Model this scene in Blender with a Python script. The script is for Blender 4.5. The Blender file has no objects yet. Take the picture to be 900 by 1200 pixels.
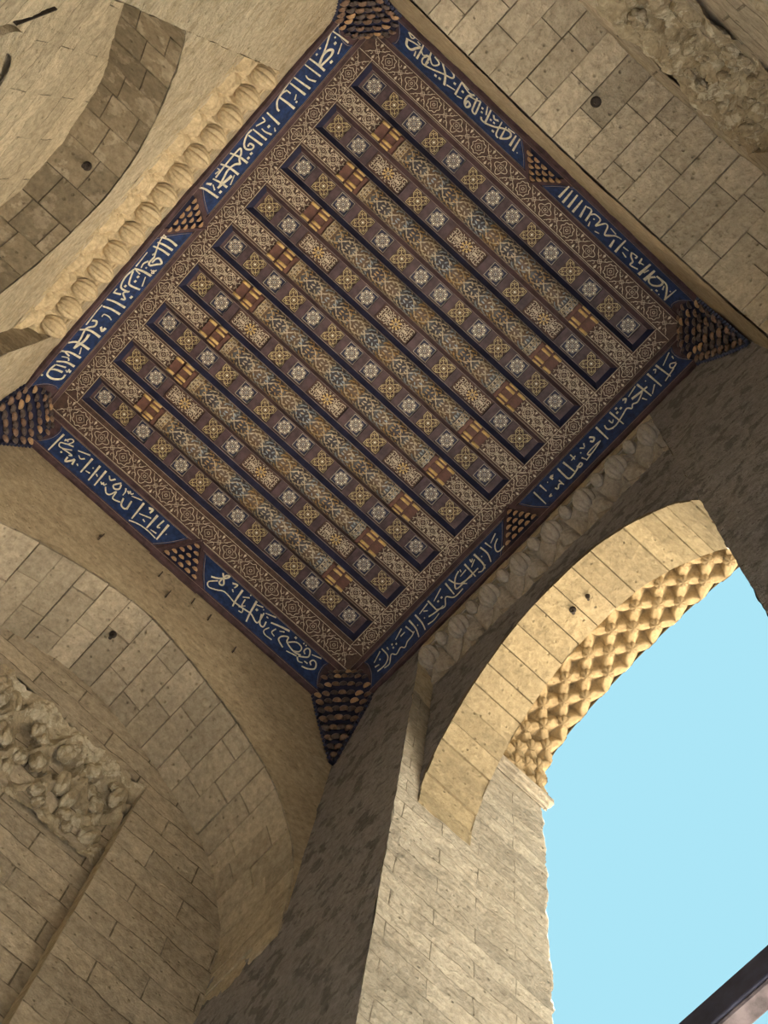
import bpy, bmesh, math, random
from mathutils import Vector, Matrix, noise as mnoise
random.seed(7)
PI = math.pi
C = bpy.context.scene.collection
SC = bpy.context.scene

# ---------------------------------------------------------------- camera
# world: z up, origin at the eye; ceiling plane at z = 16; x runs along the beams (towards the open arch), y across them
R0 = (0.737638, -0.670520, 0.079321); R1 = (0.668408, 0.708550, -0.226247); R2 = (0.095500, 0.219907, 0.970835)
cam = bpy.data.cameras.new('camera'); cam_ob = bpy.data.objects.new('camera', cam); C.objects.link(cam_ob)
cam.sensor_fit = 'VERTICAL'; cam.sensor_height = 36.0; cam.lens = 1721.1 * 36.0 / 1200.0
cam.clip_start = 0.05; cam.clip_end = 500
cam_ob.matrix_world = Matrix(((R0[0], -R1[0], -R2[0], 0), (R0[1], -R1[1], -R2[1], 0), (R0[2], -R1[2], -R2[2], 0), (0, 0, 0, 1)))
SC.camera = cam_ob

# ---------------------------------------------------------------- sky, sun, exposure
w = bpy.data.worlds.new('sky'); SC.world = w; w.use_nodes = True
bg = w.node_tree.nodes['Background']
bg.inputs[0].default_value = (0.41, 0.79, 0.93, 1); bg.inputs[1].default_value = 1.0
sun = bpy.data.lights.new('sun', 'SUN'); sun.energy = 98.0; sun.angle = 0.01; sun.color = (1.0, 0.94, 0.83)
sun_ob = bpy.data.objects.new('sun', sun); C.objects.link(sun_ob)
sun_ob.rotation_euler = Vector((-0.35, -0.19, -0.92)).to_track_quat('-Z', 'Y').to_euler()
SC.view_settings.view_transform = 'Standard'; SC.view_settings.look = 'None'
SC.view_settings.exposure = 0.0; SC.view_settings.gamma = 1.0; SC.view_settings.use_curve_mapping = False
SC.cycles.max_bounces = 8; SC.cycles.diffuse_bounces = 6

# ---------------------------------------------------------------- materials
def nodes(name):
    m = bpy.data.materials.new(name); m.use_nodes = True
    nt = m.node_tree; b = nt.nodes['Principled BSDF']
    return m, nt, b
def N(nt, t, **k):
    n = nt.nodes.new(t)
    for a, v in k.items():
        if a.startswith('i_'): n.inputs[a[2:].replace('_', ' ')].default_value = v
        else: setattr(n, a, v)
    return n
def mixc(nt, fac, a, b, mode='MIX'):
    n = nt.nodes.new('ShaderNodeMix'); n.data_type = 'RGBA'; n.blend_type = mode
    for sock, v in ((n.inputs['Factor'], fac), (n.inputs[6], a), (n.inputs[7], b)):
        if hasattr(v, 'type') and hasattr(v, 'links'): nt.links.new(v, sock)
        elif isinstance(v, (int, float)): sock.default_value = v
        else: sock.default_value = (*v, 1)
    return n.outputs[2]
def ramp(nt, fac, a, b):
    n = nt.nodes.new('ShaderNodeMapRange'); n.inputs[1].default_value = a; n.inputs[2].default_value = b
    nt.links.new(fac, n.inputs[0]); return n.outputs[0]
def math_(nt, op, a, b):
    n = nt.nodes.new('ShaderNodeMath'); n.operation = op
    for s, v in ((n.inputs[0], a), (n.inputs[1], b)):
        if isinstance(v, (int, float)): s.default_value = v
        else: nt.links.new(v, s)
    return n.outputs[0]
def stone(name, ca, cb, axes=None, bw=0.8, bh=0.32, mortar=0.011, bump=1.0, patch=None, island=0.0, rough=14.0, joint=(0.12, 0.10, 0.07), pits=0.35):
    """weathered limestone; axes such as 'yz' lays masonry courses over that plane"""
    m, nt, b = nodes(name); L = nt.links.new
    tc = N(nt, 'ShaderNodeTexCoord'); P = tc.outputs['Object']
    n1 = N(nt, 'ShaderNodeTexNoise', i_Scale=0.9, i_Detail=5.0, i_Roughness=0.6); L(P, n1.inputs['Vector'])
    n2 = N(nt, 'ShaderNodeTexNoise', i_Scale=rough, i_Detail=8.0, i_Roughness=0.7); L(P, n2.inputs['Vector'])
    n3 = N(nt, 'ShaderNodeTexNoise', i_Scale=4.5, i_Detail=6.0, i_Roughness=0.62); L(P, n3.inputs['Vector'])
    col = mixc(nt, ramp(nt, n1.outputs['Fac'], 0.35, 0.65), ca, cb)
    if patch:
        col = mixc(nt, ramp(nt, n3.outputs['Fac'], 0.53, 0.57), col, patch)
    col = mixc(nt, 0.75, col, mixc(nt, ramp(nt, n2.outputs['Fac'], 0.3, 0.7), (0.42, 0.40, 0.37), (1.08, 1.07, 1.05)), 'MULTIPLY')
    vo = N(nt, 'ShaderNodeTexVoronoi', i_Scale=9.0); L(P, vo.inputs['Vector'])
    pit = ramp(nt, vo.outputs['Distance'], 0.16, 0.03)
    col = mixc(nt, math_(nt, 'MULTIPLY', pit, pits), col, (0.10, 0.085, 0.06))
    h = math_(nt, 'ADD', math_(nt, 'MULTIPLY', n2.outputs['Fac'], 0.7), math_(nt, 'MULTIPLY', n3.outputs['Fac'], 1.6))
    h = math_(nt, 'SUBTRACT', h, math_(nt, 'MULTIPLY', pit, 0.5))
    if island:
        g = N(nt, 'ShaderNodeNewGeometry')
        hsv = N(nt, 'ShaderNodeHueSaturation'); L(col, hsv.inputs['Color'])
        v = math_(nt, 'ADD', math_(nt, 'MULTIPLY', g.outputs['Random Per Island'], island), 1.0 - island * 0.6); L(v, hsv.inputs['Value'])
        col = hsv.outputs['Color']
    if axes:
        sp = N(nt, 'ShaderNodeSeparateXYZ'); L(P, sp.inputs[0])
        wob = N(nt, 'ShaderNodeTexNoise', i_Scale=2.5, i_Detail=3.0); L(P, wob.inputs['Vector'])
        cm = N(nt, 'ShaderNodeCombineXYZ'); L(math_(nt, 'ADD', sp.outputs['XYZ'.index(axes[0].upper())], 20.0), cm.inputs[0])
        L(math_(nt, 'ADD', sp.outputs['XYZ'.index(axes[1].upper())], math_(nt, 'MULTIPLY', wob.outputs['Fac'], 0.05)), cm.inputs[1])
        br = N(nt, 'ShaderNodeTexBrick', offset=0.5, i_Scale=1.0); L(cm.outputs[0], br.inputs['Vector'])
        br.inputs['Mortar Size'].default_value = mortar; br.inputs['Mortar Smooth'].default_value = 0.3
        br.inputs['Brick Width'].default_value = bw; br.inputs['Row Height'].default_value = bh
        br.inputs['Color1'].default_value = (0.72, 0.70, 0.68, 1); br.inputs['Color2'].default_value = (1.05, 1.03, 1.0, 1); br.inputs['Mortar'].default_value = (0.8, 0.8, 0.8, 1)
        col = mixc(nt, 0.8, col, br.outputs['Color'], 'MULTIPLY')
        jn = math_(nt, 'MULTIPLY', br.outputs['Fac'], ramp(nt, n3.outputs['Fac'], 0.38, 0.55))
        col = mixc(nt, math_(nt, 'MULTIPLY', jn, 0.85), col, joint)
        h = math_(nt, 'SUBTRACT', h, math_(nt, 'MULTIPLY', br.outputs['Fac'], 1.0))
    L(col, b.inputs['Base Color']); b.inputs['Roughness'].default_value = 0.92; b.inputs['Specular IOR Level'].default_value = 0.15
    bp = N(nt, 'ShaderNodeBump', i_Strength=0.9, i_Distance=0.03 * bump); L(h, bp.inputs['Height']); L(bp.outputs[0], b.inputs['Normal'])
    return m
def plain(name, col, rough=0.6, var=0.25, scale=20.0, spec=0.3, metal=0.0, col2=None, bump=0.0):
    m, nt, b = nodes(name); L = nt.links.new
    tc = N(nt, 'ShaderNodeTexCoord')
    n = N(nt, 'ShaderNodeTexNoise', i_Scale=scale, i_Detail=5.0, i_Roughness=0.65); L(tc.outputs['Object'], n.inputs['Vector'])
    lo = tuple(c * (1 - var) for c in col); hi = col2 or tuple(min(1, c * (1 + var)) for c in col)
    L(mixc(nt, ramp(nt, n.outputs['Fac'], 0.35, 0.65), lo, hi), b.inputs['Base Color'])
    b.inputs['Roughness'].default_value = rough; b.inputs['Specular IOR Level'].default_value = spec; b.inputs['Metallic'].default_value = metal
    if bump:
        bp = N(nt, 'ShaderNodeBump', i_Strength=0.6, i_Distance=bump); L(n.outputs['Fac'], bp.inputs['Height']); L(bp.outputs[0], b.inputs['Normal'])
    return m
SA, SB = (0.69, 0.605, 0.455), (0.59, 0.51, 0.375)
M = {}
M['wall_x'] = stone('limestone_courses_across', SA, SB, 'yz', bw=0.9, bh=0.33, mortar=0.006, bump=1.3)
M['wall_y'] = stone('limestone_courses_along', (0.63, 0.56, 0.45), (0.52, 0.455, 0.36), 'xz', bw=0.95, bh=0.33, mortar=0.010, bump=1.2)
M['pier'] = stone('pale_pier_limestone', (0.49, 0.455, 0.39), (0.42, 0.38, 0.315), 'xz', bw=0.85, bh=0.25, mortar=0.006, bump=1.6)
M['peel_shade'] = stone('shaded_peeling_limestone', (0.34, 0.325, 0.34), (0.29, 0.28, 0.295), None, patch=(0.195, 0.185, 0.195), bump=1.6)  # peeling stone, base greyed and cooled to carry the wall's shade
M['smooth'] = stone('smooth_limestone', SA, SB, None, bump=1.9, patch=(0.56, 0.47, 0.33))
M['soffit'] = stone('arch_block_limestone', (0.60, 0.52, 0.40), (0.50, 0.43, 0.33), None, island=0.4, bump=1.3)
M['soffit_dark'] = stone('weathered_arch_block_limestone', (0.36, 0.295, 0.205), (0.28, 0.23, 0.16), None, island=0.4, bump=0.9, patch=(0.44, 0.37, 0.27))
M['voussoir'] = stone('golden_voussoir_limestone', (0.375, 0.305, 0.19), (0.33, 0.27, 0.175), None, island=0.25, bump=1.1)
M['mortar'] = plain('dark_joint_mortar', (0.10, 0.08, 0.055), 0.95)
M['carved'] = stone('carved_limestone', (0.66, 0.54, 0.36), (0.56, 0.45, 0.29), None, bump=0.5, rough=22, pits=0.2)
M['carved_grey'] = stone('shadowed_carved_limestone', (0.40, 0.35, 0.30), (0.33, 0.29, 0.255), None, bump=0.5, rough=22, pits=0.2)  # darker copy of the carved limestone, shade put into its colour
M['carved_band'] = stone('golden_carved_limestone', (0.42, 0.32, 0.185), (0.34, 0.26, 0.155), None, bump=0.6, rough=22, pits=0.2)
M['eroded'] = stone('eroded_carved_limestone', (0.50, 0.43, 0.31), (0.40, 0.33, 0.23), None, bump=1.0, rough=18, patch=(0.58, 0.52, 0.40))
M['plaza'] = stone('bounce_plaza_paving', (0.60, 0.55, 0.47), (0.54, 0.49, 0.42), 'xy', bw=1.1, bh=0.7, mortar=0.01)
M['street'] = stone('low_bounce_street_paving', (0.10, 0.096, 0.092), (0.08, 0.077, 0.074), 'xy', bw=1.1, bh=0.7, mortar=0.01)
M['ground'] = stone('bounce_tinted_paving', (0.64, 0.70, 0.79), (0.58, 0.64, 0.73), 'xy', bw=1.1, bh=0.7, mortar=0.01)
M['wood'] = plain('dark_brown_painted_wood', (0.074, 0.044, 0.050), 0.55, 0.35, 9, 0.35, bump=0.004)
M['navy'] = plain('navy_painted_wood', (0.020, 0.022, 0.052), 0.5, 0.3, 9, 0.35)
M['blue'] = plain('blue_painted_wood', (0.016, 0.036, 0.112), 0.55, 0.45, 14, 0.3, bump=0.003)
M['fieldbrown'] = plain('brown_painted_ground', (0.075, 0.042, 0.032), 0.6, 0.35, 16)
M['cream'] = plain('cream_paint', (0.54, 0.455, 0.345), 0.6, 0.25, 25)
M['ivory'] = plain('ivory_inlay', (0.82, 0.79, 0.66), 0.5, 0.15, 30)
M['letter'] = plain('ivory_lettering_paint', (0.72, 0.68, 0.54), 0.55, 0.2, 25)
M['gold'] = plain('worn_gilding', (0.58, 0.40, 0.16), 0.45, 0.35, 22, 0.5)
M['giltwood'] = plain('tarnished_gilt_wood', (0.42, 0.27, 0.15), 0.45, 0.5, 12, 0.5)
M['line'] = plain('thin_painted_line', (0.30, 0.24, 0.20), 0.6)
M['leafcream'] = plain('log_leaf_cream', (0.41, 0.345, 0.25), 0.55, 0.3, 25)
M['leafgold'] = plain('log_leaf_gold', (0.34, 0.225, 0.10), 0.5, 0.35, 22)
M['rust'] = plain('red_brown_paint', (0.13, 0.062, 0.048), 0.6)
M['iron'] = plain('dark_hole_and_joint', (0.03, 0.022, 0.018), 0.7, 0.4, 30)  # dark tone for the open joints and the hole plugs
M['beamwood'] = plain('weathered_grey_timber', (0.10, 0.085, 0.095), 0.8, 0.4, 7, 0.2, bump=0.01)
M['timber_shade'] = plain('shaded_timber_face', (0.030, 0.032, 0.055), 0.7, 0.3, 7, 0.2)
def log_paint():
    m, nt, b = nodes('banded_log_paint'); L = nt.links.new
    tc = N(nt, 'ShaderNodeTexCoord'); sp = N(nt, 'ShaderNodeSeparateXYZ'); L(tc.outputs['Object'], sp.inputs[0])
    a = math_(nt, 'SINE', math_(nt, 'MULTIPLY', sp.outputs[0], 14.0), 0.0)
    c1 = mixc(nt, ramp(nt, a, -0.5, 0.5), (0.032, 0.026, 0.034), (0.105, 0.062, 0.036))
    a2 = math_(nt, 'SINE', math_(nt, 'ADD', math_(nt, 'MULTIPLY', sp.outputs[0], 28.0), 1.1), 0.0)
    c2 = mixc(nt, ramp(nt, a2, 0.75, 0.95), c1, (0.06, 0.062, 0.068))
    L(c2, b.inputs['Base Color']); b.inputs['Roughness'].default_value = 0.5
    return m
M['log'] = log_paint()

# ---------------------------------------------------------------- object helpers
def tag(o, label, cat, group=None, kind=None):
    o['label'] = label; o['category'] = cat
    if group: o['group'] = group
    if kind: o['kind'] = kind
    return o
def empty(name, loc=(0, 0, 0), parent=None):
    o = bpy.data.objects.new(name, None); C.objects.link(o); o.location = loc; o.empty_display_size = 0.2
    if parent: o.parent = parent
    return o
def obj(name, bm, mats, parent=None, smooth=False, loc=None, rot=None):
    me = bpy.data.meshes.new(name)
    bm.normal_update(); bm.to_mesh(me); bm.free()
    for m in (mats if isinstance(mats, (list, tuple)) else [mats]): me.materials.append(M[m])
    if smooth:
        for p in me.polygons: p.use_smooth = True
    o = bpy.data.objects.new(name, me); C.objects.link(o)
    if parent: o.parent = parent
    if loc is not None: o.location = loc
    if rot is not None: o.rotation_euler = rot
    return o
def dup(o, parent, loc=None, rot=None, scale=None):
    c = o.copy(); C.objects.link(c); c.parent = parent
    if loc is not None: c.location = loc
    if rot is not None: c.rotation_euler = rot
    if scale is not None: c.scale = scale
    return c
def copy_tree(o, parent=None):
    c = o.copy(); C.objects.link(c); c.parent = parent
    for ch in list(o.children): copy_tree(ch, c)
    return c
def box(bm, x0, x1, y0, y1, z0, z1, mi=0, bev=0.0):
    v = [bm.verts.new((x, y, z)) for x in (x0, x1) for y in (y0, y1) for z in (z0, z1)]
    fs = [bm.faces.new([v[i] for i in q]) for q in ((0, 1, 3, 2), (4, 6, 7, 5), (0, 4, 5, 1), (2, 3, 7, 6), (0, 2, 6, 4), (1, 5, 7, 3))]
    for f in fs: f.material_index = mi
    if bev:
        es = list({e for f in fs for e in f.edges})
        bmesh.ops.bevel(bm, geom=es, offset=bev, segments=1, affect='EDGES')
    return v
def hexa(bm, P, mi=0):
    """8 points: four of one end, four of the other"""
    v = [bm.verts.new(p) for p in P]
    for q in ((0, 1, 2, 3), (7, 6, 5, 4), (0, 4, 5, 1), (1, 5, 6, 2), (2, 6, 7, 3), (3, 7, 4, 0)):
        bm.faces.new([v[i] for i in q]).material_index = mi
    return v
def fbm(p, s, o=3):
    return mnoise.fractal(Vector(p) * s, 0.6, 2.1, o)
def sheet(name, f, nu, nv, mat, parent, amp=0.012, sc=2.6, n=None, smooth=True, extra=None):
    """surface f(u,v) on a fine grid, roughened along n"""
    bm = bmesh.new(); g = []
    for i in range(nu + 1):
        row = []
        for j in range(nv + 1):
            p = Vector(f(i / nu, j / nv))
            if n is not None and amp:
                p = p + Vector(n) * (amp * fbm(p, sc, 4))
            row.append(bm.verts.new(p))
        g.append(row)
    for i in range(nu):
        for j in range(nv): bm.faces.new((g[i][j], g[i + 1][j], g[i + 1][j + 1], g[i][j + 1]))
    return obj(name, bm, mat, parent, smooth)
def cat_rom(pts, k=5, closed=False):
    out = []; n = len(pts)
    rng = range(n if closed else n - 1)
    for i in rng:
        p0 = pts[(i - 1) % n] if closed or i > 0 else pts[0]
        p1 = pts[i]; p2 = pts[(i + 1) % n]; p3 = pts[(i + 2) % n] if closed or i + 2 < n else pts[-1]
        for j in range(k):
            t = j / k
            out.append(tuple(0.5 * (2 * b + (c - a) * t + (2 * a - 5 * b + 4 * c - d) * t * t + (3 * b - a - 3 * c + d) * t ** 3) for a, b, c, d in zip(p0, p1, p2, p3)))
    if not closed: out.append(tuple(pts[-1]))
    return out
def ribbon(bm, pts, wd, F, closed=False, mi=0, h=0.0, taper=None):
    """painted or raised stripe of width wd along 2-D points; F maps (x, y, height) into space"""
    n = len(pts); L_, R_ = [], []
    for i in range(n):
        a = pts[i - 1] if (i > 0 or closed) else pts[i]; b = pts[(i + 1) % n] if (i < n - 1 or closed) else pts[i]
        dx, dy = b[0] - a[0], b[1] - a[1]; l = math.hypot(dx, dy) or 1e-9
        ww = wd * 0.5 * (taper(i / max(1, n - 1)) if taper else 1.0)
        nx, ny = -dy / l * ww, dx / l * ww
        L_.append((pts[i][0] + nx, pts[i][1] + ny)); R_.append((pts[i][0] - nx, pts[i][1] - ny))
    vl = [bm.verts.new(F(x, y, h)) for x, y in L_]; vr = [bm.verts.new(F(x, y, h)) for x, y in R_]
    if h:
        bl = [bm.verts.new(F(x, y, 0)) for x, y in L_]; br_ = [bm.verts.new(F(x, y, 0)) for x, y in R_]
    for i in range(n if closed else n - 1):
        j = (i + 1) % n
        bm.faces.new((vl[i], vl[j], vr[j], vr[i])).material_index = mi
        if h:
            bm.faces.new((bl[i], bl[j], vl[j], vl[i])).material_index = mi
            bm.faces.new((vr[i], vr[j], br_[j], br_[i])).material_index = mi
def poly(bm, pts, F, mi=0, h=0.0):
    f = bm.faces.new([bm.verts.new(F(x, y, h)) for x, y in pts]); f.material_index = mi
    return f
def circ(cx, cy, r, n=12, ph=0.0, lobes=0, amp=0.0):
    return [(cx + r * (1 + amp * math.cos(lobes * (2 * PI * i / n))) * math.cos(2 * PI * i / n + ph), cy + r * (1 + amp * math.cos(lobes * (2 * PI * i / n))) * math.sin(2 * PI * i / n + ph)) for i in range(n)]
def spiral(cx, cy, r, a0, turns, n=9, flip=1):
    return [(cx + r * (1 - 0.75 * i / (n - 1)) * math.cos(a0 + flip * turns * 2 * PI * i / (n - 1)), cy + r * (1 - 0.75 * i / (n - 1)) * math.sin(a0 + flip * turns * 2 * PI * i / (n - 1))) for i in range(n)]

# ---------------------------------------------------------------- plan of the bay
H = 16.0; GZ = -1.6
CX0, CX1, CY0, CY1 = -1.984, 2.549, -0.106, 5.320      # flat painted ceiling
WX0, WX1, WY0, WY1 = -2.29, 2.85, -0.41, 5.63           # wall faces
JY0, JY1 = 0.80, 4.35                                   # recess and jambs in the front and back walls
YC = 2.575; XC = 0.28
FX = 3.08; FS = 3.70; FO = 4.66                         # front wall: recess plane, inner arch outer edge, facade
BX = -2.52; BB = -3.13                                  # back wall: recess plane, rear plane
LB = 6.75; RB = -1.53                                   # rear planes of the two side vaults
def mirror(prof, c):
    """half profile [(offset, z)...] from crown to springing -> full smooth curve of (u, z)"""
    half = [(c - o, z) for o, z in reversed(prof)] + [(c + o, z) for o, z in prof[1:]]
    return cat_rom(half, 6)
def resample(cv, n):
    d = [0.0]
    for a, b in zip(cv, cv[1:]): d.append(d[-1] + math.dist(a, b))
    out = []; j = 0
    for i in range(n + 1):
        t = d[-1] * i / n
        while j < len(d) - 2 and d[j + 1] < t: j += 1
        k = (t - d[j]) / max(1e-9, d[j + 1] - d[j])
        out.append(tuple(a + (b - a) * k for a, b in zip(cv[j], cv[j + 1])))
    return out
ARCH_F = mirror([(0, 14.02), (0.3, 14.0), (0.65, 13.86), (1.03, 13.52), (1.4, 13.02), (1.62, 12.56), (1.75, 12.1), (1.775, 11.75)], YC)
ARCH_B = mirror([(0, 13.5), (0.4, 13.38), (0.8, 13.08), (1.1, 12.7), (1.4, 12.28), (1.63, 11.88), (1.775, 11.4)], YC)
ARCH_S = mirror([(0, 14.3), (0.45, 14.2), (0.95, 13.98), (1.57, 13.6), (2.05, 13.15), (2.40, 12.5), (2.54, 11.9), (2.57, 10.9)], XC)
ARCH_O = mirror([(0, 15.50), (0.5, 15.47), (1.0, 15.38), (1.38, 15.24), (1.64, 15.02), (1.77, 14.70), (1.80, 14.17)], YC)

def arch_blocks(name, curve, frame, d0, d1, ncourse, cuts, mat, parent, gap=0.011, thick=0.3, jit=0.012):
    """underside of an arch laid in real blocks: courses along the curve, each cut across its depth"""
    cv = resample(curve, ncourse * 3); bm = bmesh.new()
    nrm = []
    for i in range(len(cv)):
        a = cv[max(0, i - 1)]; b = cv[min(len(cv) - 1, i + 1)]; l = math.dist(a, b)
        nrm.append((-(b[1] - a[1]) / l, (b[0] - a[0]) / l))
    for c in range(ncourse):
        cl = cuts(c); ds = [d0] + [d0 + (d1 - d0) * t for t in cl] + [d1]
        for k in range(len(ds) - 1):
            a, b = ds[k] + (gap / 2 if k else 0) * (1 if d1 > d0 else -1), ds[k + 1] - (gap / 2 if k < len(ds) - 2 else 0) * (1 if d1 > d0 else -1)
            off = random.uniform(-jit, jit)
            ring = []
            for q in range(4):
                i = c * 3 + q; s = (gap / 2 if q == 0 else -gap / 2 if q == 3 else 0)
                t = (nrm[i][1], -nrm[i][0])
                u, z = cv[i][0] + t[0] * s + nrm[i][0] * off, cv[i][1] + t[1] * s + nrm[i][1] * off
                o_ = (u + nrm[i][0] * thick, z + nrm[i][1] * thick)
                ring.append((frame(u, z, a), frame(u, z, b), frame(o_[0], o_[1], b), frame(o_[0], o_[1], a)))
            vs = [[bm.verts.new(p) for p in r] for r in ring]
            fs = []
            for q in range(3):
                A, B = vs[q], vs[q + 1]
                for e in range(4): fs.append(bm.faces.new((A[e], A[(e + 1) % 4], B[(e + 1) % 4], B[e])))
            fs.append(bm.faces.new(vs[0])); fs.append(bm.faces.new(list(reversed(vs[3]))))
            sharp = [e for e in {e for f in fs[0:1] + fs[4:5] + fs[8:9] for e in f.edges} if len(e.link_faces) == 2 and e.calc_face_angle(0) > 0.6]
            bmesh.ops.bevel(bm, geom=sharp, offset=0.006, segments=1, affect='EDGES')
    bmesh.ops.recalc_face_normals(bm, faces=bm.faces)
    o = obj(name, bm, mat, parent)
    # mortar just behind the joints
    bm = bmesh.new(); va = []
    for i in range(len(cv)):
        u, z = cv[i][0] + nrm[i][0] * 0.03, cv[i][1] + nrm[i][1] * 0.03
        va.append((bm.verts.new(frame(u, z, d0)), bm.verts.new(frame(u, z, d1))))
    for A, B in zip(va, va[1:]): bm.faces.new((A[0], A[1], B[1], B[0]))
    obj('mortar_bed', bm, 'mortar', o)
    return o

# ---------------------------------------------------------------- ground and masonry mass
bm = bmesh.new(); box(bm, 12.0, 90, -60, 60, GZ - 0.4, GZ - 0.05)  # added plaza, out of view, bounces sun onto the back wall
tag(obj('ground', bm, 'plaza'), 'unseen pale plaza added beyond the street to bounce sunlight', 'ground', kind='structure')
bm = bmesh.new(); box(bm, 5.2, 12.0, -60, 60, GZ - 0.4, GZ - 0.1)  # street out of view, kept dark so it bounces little onto the arch
tag(obj('ground', bm, 'street'), 'unseen street paving darkened to hold bounce off the open arch', 'ground', kind='structure')
bm = bmesh.new(); box(bm, -30, 5.2, -25, 30, GZ - 0.4, GZ)  # floor out of view, tinted blue-grey to cool the bounced light
tag(obj('floor', bm, 'ground'), 'unseen floor below the painted ceiling, tinted blue-grey to cool the bounce light', 'floor', kind='structure')
def solids(name, boxes, parent, mat='smooth'):
    bm = bmesh.new()
    for b in boxes: box(bm, *b)
    return obj(name, bm, mat, parent)
TOP = 17.6; BACK_Z = 2.6

# ---------------- front wall (towards the street), with the open arch
wf = tag(empty('wall_front'), 'stone wall pierced by the tall arch open to the sky', 'wall', kind='structure')
solids('masonry_core', [(WX1 + 0.08, FO - 0.05, JY1 + 0.05, LB + 0.2, GZ, 7.4), (WX1 + 0.08, FO - 0.05, RB - 0.2, JY0 - 0.05, GZ, 7.4), (WX1 + 0.08, FO - 0.05, JY1 + 0.05, LB + 1.8, 7.4, TOP), (WX1 + 0.08, FO - 0.05, RB - 1.8, JY0 - 0.05, 7.4, TOP)], wf)
sheet('inner_face', lambda u, v: (WX1, JY1 + u * (LB + 0.02 - JY1), 6.0 + v * 9.6), 60, 160, 'peel_shade', wf, 0.02, 2.2, (-1, 0, 0))
sheet('inner_face', lambda u, v: (WX1, RB - 0.02 + u * (JY0 - RB + 0.02), 6.0 + v * 9.6), 60, 160, 'peel_shade', wf, 0.02, 2.2, (-1, 0, 0))
sheet('inner_face', lambda u, v: (WX1, JY0 + u * (JY1 - JY0), 15.06 + v * 0.5), 60, 10, 'smooth', wf, 0.008, 2.2, (-1, 0, 0))
solids('lower_face', [(WX1, WX1 + 0.2, JY1, LB, GZ, 6.0), (WX1, WX1 + 0.2, RB, JY0, GZ, 6.0)], wf, 'wall_x')
def jamb_edge(z, s):   # worn outer arris of the pier
    return 0.035 * fbm((s, 3.1, z), 1.7, 4) + 0.02 * fbm((s, 9.0, z), 5.0, 3)
def pier_face(u, v):   # the reveal, turning the worn outer arris at its end
    z = 5.0 + v * 9.2; e = jamb_edge(z, 1.0) - 0.02
    if u < 0.88: return (WX1 + u / 0.88 * (FO + e - WX1), JY1, z)
    return (FO + e - 0.25 * (u - 0.88) / 0.12, JY1 + 0.35 * (u - 0.88) / 0.12, z)
sheet('jamb', pier_face, 90, 260, 'pier', wf, 0.014, 3.0, (0, -1, 0))
sheet('jamb', lambda u, v: (WX1 + u * (FO - WX1), JY0, 5.0 + v * 9.2), 40, 120, 'pier', wf, 0.014, 3.0, (0, 1, 0))
sheet('recess_return', lambda u, v: (WX1 + u * (FX + 0.02 - WX1), JY1, 13.9 + v * 1.2), 6, 30, 'smooth', wf, 0.008, 3.0, (0, -1, 0))
solids('lower_jamb', [(WX1, FO, JY1, JY1 + 0.2, GZ, 5.0), (WX1, FO, JY0 - 0.2, JY0, GZ, 5.0)], wf, 'pier')
cvF = resample(ARCH_F, 80)
sheet('recess_face', lambda u, v: (FX, cvF[round(u * 80)][0], cvF[round(u * 80)][1] - 0.004 + v * (14.75 - cvF[round(u * 80)][1])), 80, 24, 'peel_shade', wf, 0.012, 2.5, (-1, 0, 0))
cvO = resample(ARCH_O, 80)
sheet('arch_rear_face', lambda u, v: (FS, cvF[round(u * 80)][0], cvF[round(u * 80)][1] + v * (max(cvO[round(u * 80)][1], 14.1) + 0.1 - cvF[round(u * 80)][1])), 80, 6, 'smooth', wf, 0)
sheet('facade_face', lambda u, v: (FO, cvO[round(u * 80)][0], cvO[round(u * 80)][1] + v * (TOP - cvO[round(u * 80)][1])), 80, 6, 'smooth', wf, 0)
solids('facade_face', [(FO - 0.16, FO - 0.10, JY1 + 0.03, LB + 1.8, GZ, TOP), (FO - 0.06, FO, RB - 1.8, JY0 - 0.03, GZ, TOP)], wf)
for y0, sg in ((JY1, -1), (JY0, 1)):
    bm = bmesh.new()
    for (a, b, d, z0, z1) in ((3.80, 4.74, 0.085, 14.10, 14.20), (3.84, 4.70, 0.05, 14.02, 14.10), (3.88, 4.69, 0.025, 13.96, 14.02)):
        box(bm, a, b, min(y0, y0 + sg * d), max(y0, y0 + sg * d), z0, z1, 0, 0.012)
    obj('impost_moulding', bm, 'pier', wf)
ring = tag(arch_blocks('stone_arch', ARCH_F, lambda u, z, d: (d, u, z), FX + 0.016, FS, 24, lambda c: [], 'voussoir', None), 'sunlit golden arch of single voussoirs over the open sky', 'arch', 'arches around the ceiling bay')

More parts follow.
